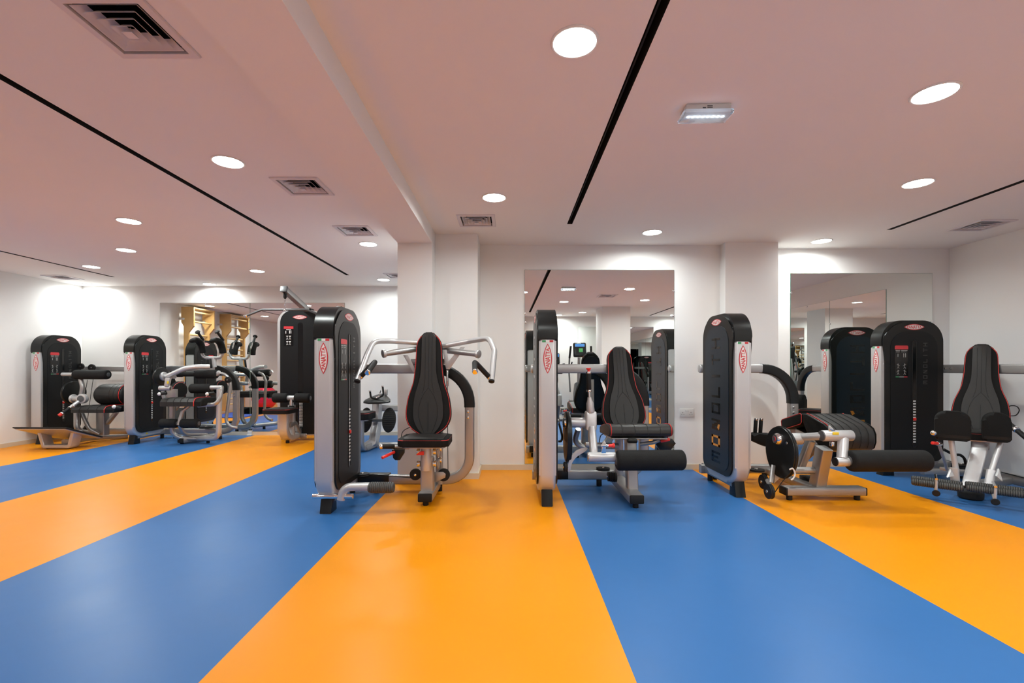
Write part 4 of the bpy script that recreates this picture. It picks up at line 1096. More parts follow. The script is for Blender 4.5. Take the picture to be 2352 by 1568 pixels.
# ------------------------------------------------------------------ back extension machine in the far left corner
def back_extension():
    r = thing('back_extension_machine', 'back extension machine with a sloping foot plate in the far left corner', 'gym machine', (-6.1, 6.6, 0), 'weight stack machines')
    tower(r, -6.572, 6.450)
    loop_frame(r, 7.125, -6.575, -5.44, zt=1.042, feet=(.3, .9), cap_left=False)
    # sloping foot plate on a trapezoid stand
    pl = [P(28, 983, 5.92), P(152, 983.5, 5.92), P(236, 1004.5, 6.36), P(126, 1004.5, 6.36)]
    nn = (pl[1] - pl[0]).cross(pl[3] - pl[0]).normalized()
    if nn.z < 0: nn = -nn
    o = MB().poly(pl, nn, .016, .003, 1).build('foot_plate', 'rubber', r)
    MB().poly([p - nn * .012 + (Vector(pl[0] + pl[2]) / 2 - p) * .06 for p in pl], nn, .0115, .002, 1).build('plate_tray', 'silver_light', o)
    d = 6.16
    path = [P(100, 990, d), P(110, 1024, d), P(168, 1024, d), P(177, 990, d)]
    bar(r, 'stand', 'silver_light', fillet(path, .02), .045, .14, Y)
    for px in (116, 163): cyl(r, 'levelling_foot', 'rubber', (P(px, 1024, d).x, d - .03, 0), (P(px, 1024, d).x, d - .03, .03), .02)
    bar(r, 'floor_beam', 'silver', [P(150, 1014, 6.25), P(215, 1005, 6.75), P(292, 1001, 7.05)], .09, .06, Z)
    # seat with rounded right end
    sx0, sx1 = P(183, 939, 6.5).x, P(281, 939, 6.5).x
    prof = [(6.36, .445), (6.36, .49), (6.39, .525), (6.45, .537), (6.72, .53), (6.74, .50), (6.73, .45)]
    s = MB().poly([(sx0, y, z) for y, z in prof], X, sx1 - sx0, .018, 3).build('seat', 'pad_vinyl', r)
    xm = P(246, 939, 6.4).x
    MB().poly([(xm, y + (y - 6.55) * .03, z + .002) for y, z in prof], X, sx1 - xm + .003, .018, 3).build('seat_end', 'pad_fabric', s)
    MB().tube([(xm, y + (y - 6.55) * .03 - .002, z + .004) for y, z in prof[:-1]], .005, None, X, 6).build('piping', 'red_piping', s)
    for k in range(1, 4):
        x = sx0 + (xm - sx0) * k / 4
        MB().tube([(x, y - .002, z + .003) for y, z in prof[:-1]], .003, None, X, 5).build('seam', 'seam', s)
    # barrel lumbar pad
    a, b = P(232, 906, 6.75), P(300, 906, 6.75)
    bp = []
    for k in range(24):
        t = 2 * math.pi * k / 24
        bp.append((a.y + .17 * math.cos(t), a.z + .155 * math.sin(t) * (1.0 if math.sin(t) > 0 else .95)))
    o = MB().poly([(a.x, y, z) for y, z in bp], X, b.x - a.x, .07, 4).build('lumbar_pad', 'pad_vinyl', r)
    MB().tube([(b.x - .035, y + (y - a.y) * .01, z + (z - a.z) * .01) for y, z in bp], .005, None, X, 6, closed=True).build('piping', 'red_piping', o)
    for px in (252, 262, 272):
        MB().tube([(P(px, 906, 6.6).x, y, z) for y, z in bp], .003, None, X, 5, closed=True).build('seam', 'seam', o)
    bar(r, 'seat_post', 'silver', [P(236, 999, 6.72), P(236, 945, 6.72)], .12, .10, Y)
    bar(r, 'seat_brace', 'silver', [P(247, 972, 6.72), P(268, 946, 6.72)], .05, .05, Y)
    # tubes at the left of the seat
    tube(r, 'side_tube', 'silver', [P(176, 935, 6.55), P(176, 990, 6.5), P(205, 993, 6.7)], .034, .10)
    tube(r, 'side_tube', 'silver', [P(187, 946, 6.6), P(205, 985, 6.6), P(228, 997, 6.65)], .026, .15)
    # lever with back roller, cam, hubs
    tube(r, 'roller_arm', 'silver', [P(186, 912, 6.60), P(190, 888, 6.60), P(184, 866, 6.62)], .030, .12)
    tube(r, 'roller_axle', 'silver_light', [P(143, 859.5, 6.6), P(175, 859.5, 6.6)], .025)
    foam_roll(r, P(172, 860, 6.6), P(249, 860, 6.6), .067, 'back_roller')
    cx = P(170, 900, 6.65)
    ol = [(cx.y + .19 * math.cos(2 * math.pi * k / 30), cx.z - .01 + .165 * math.sin(2 * math.pi * k / 30)) for k in range(30)]
    MB().poly([(cx.x - .02, y, z) for y, z in ol], X, .035, .01, 2).build('cam_disc', 'black_plastic', r)
    h = P(166, 915, 6.5)
    cyl(r, 'hub_disc', 'silver_light', h, h + X * .03, .060, .006)
    cyl(r, 'pivot_shaft', 'silver_light', h + X * .02, P(188, 915, 6.45), .042)
    hh = P(189, 915.5, 6.42)
    o = cyl(r, 'hub_front', 'silver_light', hh - Vector((.01, -.04, 0)), hh - Vector((.005, 0.02, 0)), .066, .01)
    cyl(o, 'hub_recess', 'grey_plastic', hh - Vector((.005, .018, 0)), hh - Vector((.0045, .026, 0)), .044, .004)
    # range lever with a red tip
    tube(r, 'range_lever', 'silver_light', [P(180, 922, 6.4), P(161, 936, 6.3)], .022)
    g = cyl(r, 'lever_grip', 'rubber', P(161, 936, 6.3), P(143, 949, 6.22), .019)
    cyl(g, 'grip_collar', 'chrome', P(163, 934.5, 6.31), P(159.5, 937, 6.29), .024)
    cyl(g, 'grip_collar', 'chrome', P(144, 948, 6.225), P(141.5, 950, 6.215), .024)
    cyl(g, 'lever_tip', 'red_plastic', P(141.5, 950, 6.215), P(135, 954.5, 6.19), .022, .006)
    MB().sphere(P(169.5, 932, 6.3), .021).build('knob', 'chrome', r)
    MB().sphere(P(262, 934, 6.28), .024).build('knob', 'white_plastic', r)
    cyl(r, 'side_grip', 'rubber', P(264, 934.5, 6.29), P(278, 937.5, 6.33), .020)
    # cable pulleys and cables
    wheel(r, P(186, 841, 7.0), Y, .045, .03); wheel(r, P(211, 844, 7.0), Y, .052, .03)
    wire(r, [P(201, 872, 6.95), P(197, 895, 6.9)], .004); wire(r, [P(214, 870, 6.95), P(206, 925, 6.85), P(201, 965, 6.9)], .004)
    wheel(r, P(200, 984, 7.0), X, .055, .03)
back_extension()
# ------------------------------------------------------------------ abdominal machine in front of the far mirror
def abdominal():
    r = thing('abdominal_machine', 'abdominal crunch machine with raised elbow pads in front of the far mirror', 'gym machine', (-4.7, 6.7, 0), 'weight stack machines')
    tower(r, -5.288, 6.440)
    loop_frame(r, 7.09, -5.29, -4.125, feet=(.25, .9), cap_left=False, zt=1.048)
    # overhead yoke with elbow pads and grips
    d = 7.0
    tube(r, 'yoke_stem', 'silver_light', [P(493, 843, d), P(490, 821, d)], .030)
    tube(r, 'yoke', 'silver_light', [P(463, 806, d), P(467, 821, d), P(508, 822, d), P(513, 806, d)], .022, .07)
    for dx, dy in ((0, 0), (46, .5)):
        pts = [P(437 + dx, 784 + dy, 6.72), P(449 + dx, 780.5 + dy, 6.82), P(458 + dx, 785 + dy, 6.90), P(463.5 + dx, 797 + dy, 6.95), P(466 + dx, 810 + dy, 6.97)]
        path = smooth_curve(pts, 5)
        mb = MB(); n = len(path); rings = []
        up = Vector((1, -1, 0)).normalized()
        for i, p in enumerate(path):
            t = (path[min(i + 1, n - 1)] - path[max(i - 1, 0)]).normalized()
            s = up.cross(t).normalized(); u = t.cross(s)
            k = i / (n - 1)
            rr = .034 + .024 * min(1, k * 2.2)
            if i == 0: rr *= .45
            if i == 1: rr *= .85
            rings.append([mb.bm.verts.new(p + s * (rr * .8 * math.cos(2 * math.pi * j / 14)) + u * (rr * 1.1 * math.sin(2 * math.pi * j / 14))) for j in range(14)])
        for A, B in zip(rings, rings[1:]):
            for j in range(14): mb.bm.faces.new((A[j], A[(j + 1) % 14], B[(j + 1) % 14], B[j]))
        mb.bm.faces.new(rings[0]); mb.bm.faces.new(rings[-1])
        mb.build('elbow_pad', 'pad_fabric', r)
        a, b = P(467 + dx, 781 + dy, 6.95), P(455 + dx - (1 if dx else 0), 764 + dy - (1 if dx else 0), 6.85)
        g = cyl(r, 'handle_grip', 'rubber', a, b, .018)
        q = (b - a).normalized(); MB().lathe(b - q * .004, b + q, [(0, .018), (.01, .034), (.02, .036), (.03, .028)], 18).build('grip_cap', 'rubber', g)
        tube(r, 'grip_stem', 'chrome', [P(466 + dx, 806 + dy, 6.99), P(469 + dx, 793 + dy, 6.99), P(467 + dx, 780 + dy, 6.96)], .012, .03)
    cyl(r, 'adjust_pin', 'rubber', P(483, 824, 6.9), P(485.5, 845, 6.9), .015)
    # lever arm swinging forward from the cam hub
    h = P(373, 864, 6.50)
    ol = [(h.y + .15 * math.cos(2 * math.pi * k / 30), h.z + .125 * math.sin(2 * math.pi * k / 30)) for k in range(30)]
    MB().poly([(h.x - .03, y, z) for y, z in ol], X, .03, .008, 2).build('cam_disc', 'black_plastic', r)
    cyl(r, 'hub_disc', 'silver_light', h, h + X * .035, .062, .008)
    cyl(r, 'pivot_shaft', 'silver_light', h + X * .02, P(402, 865, 6.46), .028)
    tube(r, 'lever_arm', 'silver_light', [P(386, 863, 6.42), P(432, 842, 6.45), P(482, 842, 6.60)], .033, .35)
    plate(r, 'lever_plate', 'silver_light', [P(384, 867, 6.40), P(395, 867, 6.40), P(391, 887, 6.40), P(381, 887, 6.40)], -Y, .04, .006)
    boxp(r, 'warning_sticker', 'sticker_yellow', P(383.5, 881, 6.355), P(387.5, 875, 6.353), .0005)
    capped(r, 'lever_joint', 'silver_light', P(367, 891, 6.40), P(392, 891, 6.40), .033, 'chrome')
    tube(r, 'lever_leg', 'silver', [P(374, 897, 6.42), P(376, 912, 6.42), P(384, 926, 6.45)], .022, .08)
    # chest rollers
    foam_roll(r, P(451, 859.5, 6.62), P(499, 859, 6.62), .062, 'chest_roller')
    bar(r, 'roller_bracket', 'silver_light', [P(496, 860, 6.62), P(505, 854, 6.62)], .05, .05, Y)
    foam_roll(r, P(438, 892, 6.52), P(486, 892, 6.52), .066, 'chest_roller')
    capped(r, 'roller_sleeve', 'silver_light', P(484, 889.5, 6.50), P(510, 889.5, 6.50), .030, 'chrome')
    foam_roll(r, P(404, 859, 6.95), P(448, 859, 6.95), .036, 'counter_roller')
    tube(r, 'side_arm', 'silver', [P(509, 857, 6.85), P(522, 862, 6.85), P(529, 880, 6.85), P(527, 905, 6.85), P(519, 966, 6.82), P(528, 980, 6.82), P(545, 982, 6.85)], .022, .12)
    wheel(r, P(524, 872, 6.82), Y, .045, .04)
    # seat
    sx0, sx1 = P(383, 920, 6.42).x, P(478, 920, 6.42).x
    prof = [(6.28, .540), (6.28, .600), (6.31, .640), (6.37, .652), (6.62, .644), (6.64, .61), (6.63, .545)]
    s = MB().poly([(sx0, y, z) for y, z in prof], X, sx1 - sx0, .018, 3).build('seat', 'pad_vinyl', r)
    xm = P(450, 920, 6.32).x
    MB().poly([(xm, y + (y - 6.47) * .03, z + .002) for y, z in prof], X, sx1 - xm + .003, .018, 3).build('seat_end', 'pad_fabric', s)
    MB().tube([(xm, y + (y - 6.47) * .03 - .002, z + .004) for y, z in prof[:-1]], .005, None, X, 6).build('piping', 'red_piping', s)
    for k in range(1, 5):
        x = sx0 + (xm - sx0) * k / 5
        MB().tube([(x, y - .002, z + .003) for y, z in prof[:-1]], .003, None, X, 5).build('seam', 'seam', s)
    bk = P(404, 896, 6.85)
    o = MB().poly([(bk.x, bk.y + .16 * math.cos(2 * math.pi * k / 24), bk.z + .12 * math.sin(2 * math.pi * k / 24)) for k in range(24)], X, .07, .02, 3).build('back_pad', 'pad_fabric', r)
    MB().tube([(bk.x + .062, bk.y + .152 * math.cos(2 * math.pi * k / 24), bk.z + .113 * math.sin(2 * math.pi * k / 24)) for k in range(24)], .003, None, X, 6, closed=True).build('piping', 'red_piping', o)
    # grips beside the seat
    for px, qx in ((366, 384), (476, 491)):
        MB().sphere(P(px, 904.5, 6.26), .023).build('knob', 'white_plastic', r)
        cyl(r, 'side_grip', 'rubber', P(px + 2, 904, 6.265), P(qx, 902.5, 6.32), .019)
    # tubular stand
    tube(r, 'stand_tube', 'silver', [P(509, 889, 6.48), P(506, 912, 6.45), P(497, 928, 6.42), P(455, 931, 6.42)], .028, .12)
    tube(r, 'stand_tube', 'silver_light', [P(504, 893, 6.46), P(502, 1006, 6.46), P(453, 1007, 6.62)], .035, .12)
    tube(r, 'stand_tube', 'silver', [P(395, 930, 6.5), P(395, 1006, 6.5), P(460, 1007, 6.62)], .033, .15)
    tube(r, 'stand_tube', 'silver', [P(434, 932, 6.45), P(419, 944, 6.42), P(410, 976, 6.38)], .024, .08)
    tube(r, 'stand_tube', 'silver', [P(412, 976, 6.42), P(422, 998, 6.5), P(475, 998, 6.85)], .024, .15)
    bar(r, 'floor_beam', 'silver', [P(416, 1011.5, 6.52), P(505, 998, 7.02)], .11, .065, Z)
    MB().box(P(415, 1011.5, 6.515), (.11, .03, .066), .008, rot=Matrix.Rotation(math.radians(-25), 3, 'Z')).build('beam_cap', 'rubber', r)
    for px, dd in ((418, 6.56), (478, 6.60), (506, 6.95)):
        p = P(px, 1015, dd); cyl(r, 'levelling_foot', 'rubber', (p.x, dd, 0), (p.x, dd, .045), .022)
    foam_roll(r, P(369, 972, 6.40), P(407, 972, 6.40), .062, 'foot_roller')
    foam_roll(r, P(417, 972, 6.40), P(457, 972, 6.40), .062, 'foot_roller')
    cyl(r, 'roller_axle', 'chrome', P(405, 972, 6.40), P(419, 972, 6.40), .018)
    plate(r, 'seat_bracket', 'silver', [P(388, 893, 6.72), P(409, 893, 6.72), P(409, 913, 6.72), P(385, 913, 6.72)], -Y, .05, .006)
    wheel(r, P(473, 981, 7.0), Z, .09, .03)
abdominal()
# ------------------------------------------------------------------ lat pulldown
def lat_pulldown():
    r = thing('lat_pulldown_machine', 'tall lat pulldown tower with long overhead bar, behind the press machine', 'gym machine', (-3.09, 6.7, 0), 'weight stack machines')
    xc, yf, w, H_ = -3.085, 6.90, .65, 1.915
    x0, x1 = xc - w / 2, xc + w / 2
    def xz(pts, y): return [(a, y, b) for a, b in pts]
    ol = rrect_ab(x0, x1, .07, H_, (.20, .20, .03, .03), 12)
    MB().poly(xz(ol, yf), Y, .14, .018, 3).build('silver_shell', 'silver_light', r)
    fl = rrect_ab(x0 + .045, x1 - .045, .085, H_ - .012, (.185, .185, .02, .02), 12)
    o = MB().poly(xz(fl, yf + .002), -Y, .014, .006, 2).build('front_panel', 'black_panel', r)
    sl = rrect_ab(xc - .02, xc + .055, .14, 1.72, (.03,) * 4, 6)
    MB().poly(xz(sl, yf - .0118), -Y, .0012).build('pin_slot', 'letter_black', o)
    mb = MB()
    for k in range(20):
        z = .20 + k * .022
        mb.span((xc + .002, yf - .016, z), (xc + .028, yf - .013, z + .013)); mb.span((xc + .034, yf - .016, z), (xc + .050, yf - .013, z + .013))
    q = mb.build('weight_plate', 'cast_white', o); q['kind'] = 'stuff'
    pl = rrect_ab(xc - .225, xc - .085, 1.375, 1.665, (.012,) * 4, 4)
    p = MB().poly(xz(pl, yf - .012), -Y, .0015).build('placard', 'letter_black', r)
    MB().span((xc - .225, yf - .0142, 1.63), (xc - .085, yf - .0134, 1.665)).build('placard_header', 'badge_red', p)
    mb = MB()
    for cy, cz, f in ((-.135, 1.50, 1), (-.175, 1.50, -1), (-.135, 1.42, -1), (-.175, 1.42, 1)):
        cx2 = xc + cy
        mb.cyl((cx2, yf - .0142, cz + .022), (cx2, yf - .0134, cz + .022), .007, .0001, 10)
        for a, b in (((0, .015), (0, -.006)), ((0, .01), (.016 * f, .026)), ((0, .01), (-.014 * f, .026)), ((0, -.006), (.012, -.028)), ((0, -.006), (-.012, -.028))):
            mb.sweep([(cx2 + a[0], yf - .0138, cz + a[1]), (cx2 + b[0], yf - .0138, cz + b[1])], rrect(.0045, .0006, .0002, 1), up=Y)
    for u0, u1, z0, z1 in ((-.20, -.19, 1.56, 1.60), (-.145, -.135, 1.56, 1.605), (-.125, -.115, 1.56, 1.605), (-.19, -.12, 1.612, 1.620)):
        mb.span((xc + u0, yf - .0142, z0), (xc + u1, yf - .0134, z1))
    q = mb.build('placard_print', 'badge_white', p); q['kind'] = 'stuff'
    O = Vector((xc + .01, yf - .012, 1.80))
    mb = MB(); flat(mb, lens_pts(.215, .062), O, X, Z, -Y, .0015); b = mb.build('badge', 'badge_red', r)
    mb = MB(); flat(mb, lens_pts(.19, .048), O - Y * .0015, X, Z, -Y, .0006); mb.build('badge_field', 'badge_white', b)
    mb = MB(); letters(mb, 'PANATTA', O - Y * .0021, X, Z, -Y, .150, .034, .52, .0006); q = mb.build('badge_lettering', 'badge_red', b); q['kind'] = 'stuff'
    MB().span((xc - .13, yf - .01, H_ - .05), (xc + .17, yf + .12, H_ + .018), .012).build('top_plate', 'black_plastic', r)
    for s in (x0 + .05, x1 - .05): cyl(r, 'levelling_foot', 'rubber', (s, yf + .07, 0), (s, yf + .07, .072), .025)
    # overhead arm, cable, bar
    a, e = P(708, 714, 6.95), P(653, 664, 6.33)
    bar(r, 'overhead_arm', 'silver', [a, e], .075, .085, Z.cross(e - a))
    MB().box(e - Vector((0, .01, 0)), (.094, .03, .084), .010, rot=Matrix.Rotation(math.radians(-17), 3, 'X')).build('arm_cap', 'grey_plastic', r)
    wheel(r, e + Vector((.0, .03, -.04)), X, .035, .03)
    MB().lathe(e + Vector((0, .02, -.055)), e + Vector((0, .02, -1)), [(0, .010), (.01, .022), (.05, .024), (.07, .012), (.075, .010)], 14).build('cable_stopper', 'rubber', r)
    tp = e + Vector((0, .02, -.125)); bp = Vector((tp.x, tp.y, P(653, 710, 6.35).z))
    n = 5
    for k in range(n):
        c = tp.lerp(bp, (k + .5) / n); L = (tp - bp).length / n * .72
        ax = X if k % 2 else Y
        pts = [c + ax * (.010 * math.cos(t)) + Z * (L * math.sin(t)) for t in [2 * math.pi * j / 12 for j in range(12)]]
        MB().tube(pts, .0035, None, X if ax == Y else Y, 6, closed=True).build('chain_link', 'chrome', r)
    d = 6.35
    g = tube(r, 'pulldown_bar', 'grey_plastic', [P(564, 726, d), P(602, 711, d), P(704, 711, d), P(743, 726, d)], .0145, .06)
    for px, qx, py in ((562, 568, 725.5), (739, 745, 725.5)): cyl(g, 'bar_tip', 'chrome', P(px, py + (1 if px < 600 else -1), d), P(qx, py - (1 if px < 600 else -1), d), .018)
    cyl(g, 'bar_swivel', 'chrome', bp + Z * .012, bp - Z * .028, .020)
    # seat on a curved front post, knee rollers
    xs_ = -3.12
    bar(r, 'front_post', 'silver_light', fillet([(xs_, 6.50, .455), (xs_, 6.50, .075), (xs_, 6.95, .075)], .14, 10), .085, .118, X)
    bar(r, 'inner_brace', 'silver', fillet([(xs_ + .04, 6.56, .25), (xs_ + .04, 6.72, .27), (xs_ + .04, 6.90, .10)], .06), .06, .06, X)
    bar(r, 'knee_post', 'silver_light', [(P(670, 960, 6.68).x, 6.68, .10), (P(670, 960, 6.68).x, 6.68, .53)], .085, .07, Y)
    tube(r, 'knee_stem', 'chrome', [P(670, 938, 6.66), P(669.5, 914, 6.66)], .030)
    cyl(r, 'stem_collar', 'rubber', P(670, 936, 6.66), P(670, 931, 6.66), .036)
    cyl(r, 'roller_sleeve', 'silver_light', P(660, 913.5, 6.66), P(679, 913.5, 6.66), .035)
    foam_roll(r, P(628, 913.5, 6.66), P(661, 913.5, 6.66), .068, 'knee_roller'); foam_roll(r, P(678, 913.5, 6.66), P(713, 914, 6.66), .068, 'knee_roller')
    cs = P(647, 939, 6.50)
    seat_pad(r, (cs.x, 6.47, .497), X, -Y, .365, .34, .062, seams=0, taper=0)
    cyl(r, 'levelling_foot', 'rubber', (xs_, 6.60, 0), (xs_, 6.60, .035), .025)
    for px, py in ((704, 997), (704, 1003)): cyl(r, 'bolt', 'chrome', P(px, py, 6.86), P(px, py, 6.85), .009, .002, 10)
    boxp(r, 'joint_plate', 'silver', P(697, 1006, 6.9) - Vector((.03, .04, 0)), P(697, 995, 6.9) + Vector((.05, .0, 0)), .004)
lat_pulldown()

# ------------------------------------------------------------------ seated row, half hidden behind the press machine
def seated_row():
    r = thing('seated_row_machine', 'low row machine with two oval foot plates, seen between press tower and partition', 'gym machine', (-1.95, 6.3, 0), 'weight stack machines')
    tower(r, -2.475, 6.130)
    d = 6.30
    # curved column with triangular top plate
    bar(r, 'column', 'silver_light', fillet([P(867, 928, 6.42), P(864, 985, 6.34), P(858, 1016, 6.20), P(835, 1031, 6.05)], [.5, .10], 8), .105, .10, Y.lerp(X, .2))
    tp = [P(834, 924, 6.16), P(897, 922, 6.16), P(893, 916, 6.35), P(881, 909, 6.55), P(866, 908, 6.55), P(845, 916, 6.3)]
    pl = [P(835, 925, 6.15), P(896, 924, 6.15), P(886, 910, 6.50), P(870, 908.5, 6.55)]
    o = plate(r, 'top_plate', 'black_plastic', smooth_curve([P(834.5, 926, 6.15), P(866, 927.5, 6.12), P(896.5, 924, 6.15), P(887, 911, 6.50), P(875, 907, 6.58), P(850, 916, 6.34)], 4, True), Z, .022, .008)
    # handle with chain on top
    h = tube(r, 'row_handle', 'rubber', [P(850, 899, 6.25), P(852, 914, 6.25), P(866, 915, 6.25), P(881, 907, 6.25), P(879, 888, 6.25)], .013, .04)
    cyl(h, 'grip_cap', 'chrome', P(850, 899, 6.25), P(849.8, 896, 6.25), .015); cyl(h, 'grip_cap', 'chrome', P(879, 888, 6.25), P(878.8, 885, 6.25), .015)
    cyl(h, 'swivel', 'chrome', P(864, 914, 6.24), P(872, 910, 6.24), .016)
    for k in range(3):
        c = P(871 + k * 1.6, 907 - k * 4, 6.30)
        MB().tube([c + (X if k % 2 else Y) * (.009 * math.cos(t)) + Z * (.018 * math.sin(t)) for t in [2 * math.pi * j / 12 for j in range(12)]], .004, None, Y if k % 2 else X, 6, closed=True).build('chain_link', 'chrome', r)
    boxp(r, 'cable_bracket', 'silver', P(884, 908, 6.5) - Vector((0, .03, 0)), P(890, 894, 6.5) + Vector((0, .03, 0)), .008)
    # rail to the wall, foot plates
    bar(r, 'upper_rail', 'silver', [P(874, 937, 6.45), P(935, 937, 6.62)], .085, .06, Y)
    for cx, cy, rx, ry, dd in ((894, 964, 15.7, 28, 6.2), (841, 964, 14.0, 28, 6.2)):
        c = P(cx, cy, dd); kx, kz = rx * dd / FOC, ry * dd / FOC
        ol = [(kx * math.cos(2 * math.pi * k / 30), kz * math.sin(2 * math.pi * k / 30)) for k in range(30)]
        o = MB().poly([c + X * u + Z * v + Y * (v * .25) for u, v in ol], -Y, .022, .007, 2).build('foot_plate', 'rubber', r)
        for k in range(-5, 6):
            v = k * kz * .165; u = kx * math.sqrt(max(0, 1 - (v / kz) ** 2)) * .9
            MB().tube([c + X * -u + Z * v + Y * (v * .25 - .024), c + X * u + Z * v + Y * (v * .25 - .024)], .0045, None, None, 5).build('rib', 'rubber', o)
    cyl(r, 'plate_axle', 'grey_plastic', P(845, 965, 6.27), P(892, 965, 6.27), .018)
    # floor frame and seat
    bar(r, 'floor_tube', 'silver', [P(850, 1023, 6.25), P(935, 1023, 6.30)], .085, .07, Y)
    bar(r, 'seat_post', 'silver', fillet([P(828, 962, 5.86), P(828, 1034, 5.86), P(858, 1022, 6.2)], .10, 8), .075, .07, Y.lerp(X, .1))
    seat_pad(r, P(830, 946, 5.86) + Vector((-.04, .0, 0)), X, -Y, .36, .36, .085, seams=0, taper=0)
    p = P(823, 1043, 5.80); cyl(r, 'levelling_foot', 'rubber', (p.x, 5.80, 0), (p.x, 5.80, .05), .022)
    p = P(862, 1030, 6.25); cyl(r, 'levelling_foot', 'rubber', (p.x, 6.25, 0), (p.x, 6.25, .05), .022)
seated_row()
# ------------------------------------------------------------------ wall ladders on the left wall (seen in the far mirror)
def wall_ladder(y0, y1, label):
    t = thing('wall_ladder', label, 'wall bars', (XL + .12, (y0 + y1) / 2, 0), 'wooden wall ladders')
    def prof(y):
        xa = XL + .105; 
        return [(xa, y, .06), (xa + .095, y, .06), (xa + .095, y, 1.78), (xa + .20, y, 1.90), (xa + .20, y, 2.29), (xa - .055, y, 2.29), (xa - .055, y, 1.98), (xa, y, 1.90)]
    for y in (y0, y1):
        MB().poly(prof(y - .019), Y, .038, .004, 2).build('upright', 'wood', t)
    zs = [.20 + k * .128 for k in range(13)]
    for z in zs:
        MB().cyl((XL + .155, y0, z), (XL + .155, y1, z), .0185, .003, 14).build('rung', 'wood_light', t)
    for z in (2.00, 2.20):
        MB().cyl((XL + .245, y0, z), (XL + .245, y1, z), .0185, .003, 14).build('rung', 'wood_light', t)
    MB().span((XL + .06, y0, 2.262), (XL + .30, y1, 2.288), .003).build('top_board', 'wood_light', t)
    for y in (y0, y1):
        for z in (.35, 2.05):
            MB().span((XL, y - .015, z - .02), (XL + .12, y + .024, z + .02), .003).build('wall_bracket', 'chrome', t)
wall_ladder(5.18, 4.53, 'wooden wall ladder nearer the far corner, reflected left in the mirror')
wall_ladder(3.92, 3.18, 'wooden wall ladder nearer the camera, reflected right in the mirror')

# red exercise ball and blue mat by the ladders
bc = (-6.18, 2.85, .30)
o = thing('exercise_ball', 'red inflatable exercise ball on the floor by the wall ladders', 'exercise ball', (bc[0], bc[1], 0))
m = MB(); prof = []
for k in range(49):
    a = math.pi * k / 48
    prof.append((.30 - .30 * math.cos(a), max(.30 * math.sin(a) - (.003 if k % 4 == 0 and 8 < k < 40 else 0), .001)))
m.lathe((bc[0], bc[1], .6), (bc[0], bc[1], 0), prof, 40); m.build('ball_skin', 'ball_red', o)
MB().cyl((bc[0] + .297, bc[1], .30), (bc[0] + .303, bc[1], .30), .012, .002, 12).build('valve_plug', 'white_plastic', o)
m = MB(); m.span((-6.45, 3.35, 0), (-5.62, 4.85, .025), .008)
o = m.build('exercise_mat', 'mat_blue'); tag(o, 'blue exercise mat lying on the orange floor before the wall ladders', 'mat')

# ------------------------------------------------------------------ cardio machines behind the camera (seen in the central mirror)
def elliptical(x, y, label):
    t = thing('elliptical_trainer', label, 'elliptical trainer', (x, y, 0))
    MB().bar([(x, y - .65, .06), (x, y + .65, .06)], .10, .07, Z).build('base_beam', 'grey_plastic', t)
    for yy in (y - .62, y + .62): MB().cyl((x - .27, yy, .045), (x + .27, yy, .045), .040, .008).build('stabiliser', 'grey_plastic', t)
    pts = [(y - .58, .10), (y - .10, .10), (y - .05, .45), (y - .20, .72), (y - .42, .70), (y - .58, .45)]
    MB().poly([(x - .09, a, b) for a, b in pts], X, .18, .05, 4).build('flywheel_housing', 'grey_plastic', t)
    MB().tube([(x, y - .30, .65), (x, y - .20, 1.30)], .035, None, None, 14).build('mast', 'silver', t)
    T15 = Matrix.Rotation(math.radians(15), 3, 'X'); cc = Vector((x, y - .12, 1.47))
    c = MB().box(cc, (.30, .09, .34), .03, 3, rot=T15).build('console', 'black_plastic', t)
    MB().box(cc + T15 @ Vector((0, .046, .10)), (.22, .006, .07), .002, rot=T15).build('screen', 'screen_blue', c)
    MB().box(cc + T15 @ Vector((.02, .046, -.02)), (.09, .006, .09), .002, rot=T15).build('screen', 'screen_green', c)
    for s in (-1, 1):
        MB().tube([(x + s * .24, y + .02, .50), (x + s * .25, y - .12, 1.00), (x + s * .25, y - .02, 1.30), (x + s * .23, y + .06, 1.52)], .018, .12).build('swing_arm', 'grey_plastic', t)
        MB().tube([(x + s * .25, y - .02, 1.28), (x + s * .235, y + .05, 1.50), (x + s * .23, y + .06, 1.55)], .023, .05).build('arm_grip', 'rubber', t)
        MB().bar([(x + s * .20, y - .35, .30), (x + s * .20, y + .45, .22)], .05, .05, Z).build('pedal_arm', 'silver', t)
        MB().span((x + s * .20 - .08, y + .05, .27), (x + s * .20 + .08, y + .42, .31), .015).build('pedal', 'rubber', t)
    MB().tube([(x - .20, y + .03, 1.18), (x - .20, y - .1, 1.12), (x + .20, y - .1, 1.12), (x + .20, y + .03, 1.18)], .016, .06).build('fixed_handle', 'rubber', t)
elliptical(1.70, -1.02, 'black elliptical trainer with a blue console, reflected in the central mirror')
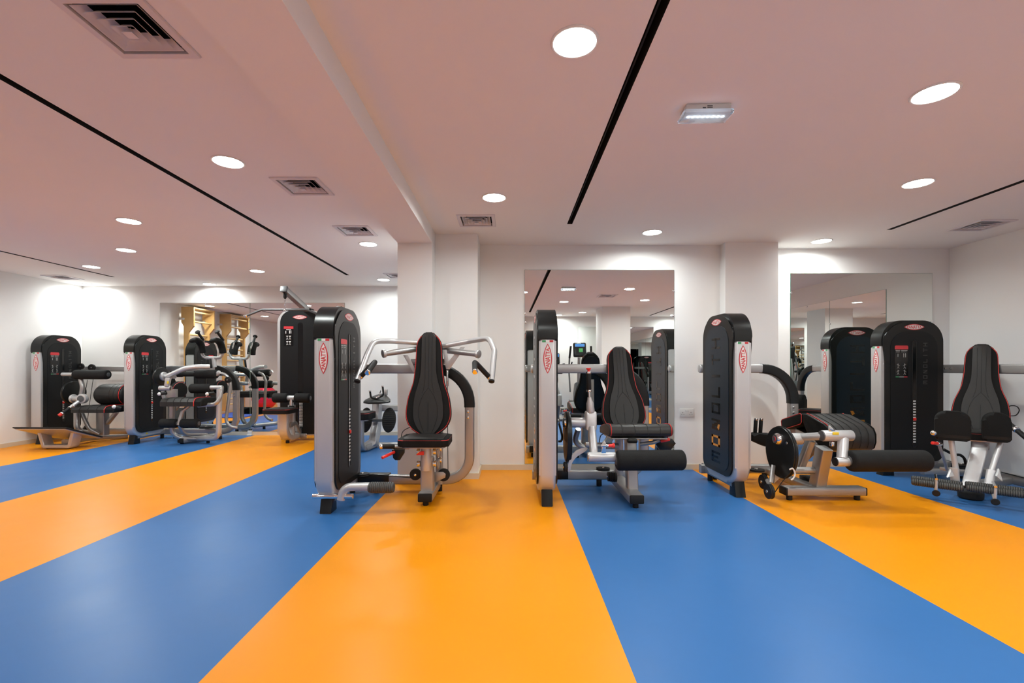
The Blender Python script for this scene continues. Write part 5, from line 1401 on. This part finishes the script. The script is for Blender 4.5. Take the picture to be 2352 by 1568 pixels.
def bike(x, y, label):
    t = thing('exercise_bike', label, 'exercise bike', (x, y, 0))
    MB().bar([(x, y - .45, .06), (x, y + .45, .06)], .09, .07, Z).build('base_beam', 'grey_plastic', t)
    for yy in (y - .43, y + .43): MB().cyl((x - .25, yy, .04), (x + .25, yy, .04), .036, .008).build('stabiliser', 'grey_plastic', t)
    pts = [(y - .40, .10), (y + .18, .10), (y + .16, .42), (y - .05, .60), (y - .28, .58), (y - .42, .35)]
    MB().poly([(x - .08, a, b) for a, b in pts], X, .16, .045, 4).build('drive_housing', 'grey_plastic', t)
    MB().tube([(x, y + .10, .40), (x, y + .22, .92)], .034, None, None, 14).build('seat_tube', 'grey_plastic', t)
    ol = [(0, -.14), (.035, -.12), (.055, 0), (.12, .08), (.125, .13), (.08, .15), (-.08, .15), (-.125, .13), (-.12, .08), (-.055, 0), (-.035, -.12)]
    MB().poly([(x + u, y + .22 + v, .92) for u, v in ol], Z, .06, .022, 3).build('saddle', 'rubber', t)
    MB().tube([(x, y - .22, .55), (x, y - .34, 1.12)], .034, None, None, 14).build('mast', 'grey_plastic', t)
    T15 = Matrix.Rotation(math.radians(15), 3, 'X'); cc = Vector((x, y - .32, 1.27))
    c = MB().box(cc, (.27, .08, .27), .025, 3, rot=T15).build('console', 'black_plastic', t)
    MB().box(cc + T15 @ Vector((.02, .041, .07)), (.19, .006, .07), .002, rot=T15).build('screen', 'screen_blue', c)
    MB().tube([(x - .20, y - .02, 1.10), (x - .23, y - .18, 1.15), (x - .12, y - .33, 1.10), (x + .12, y - .33, 1.10), (x + .23, y - .18, 1.15), (x + .20, y - .02, 1.10)], .017, .06).build('handlebar', 'rubber', t)
    for s, f in ((-1, 1), (1, -1)):
        MB().bar([(x + s * .10, y - .06, .30), (x + s * .10, y - .06 + .10 * f, .30 + .13 * f)], .028, .016, X).build('crank', 'silver', t)
        MB().box((x + s * .16, y - .06 + .10 * f, .30 + .13 * f), (.09, .10, .025), .008).build('pedal', 'rubber', t)
bike(1.12, -1.00, 'grey upright exercise bike behind the camera, reflected in the central mirror')
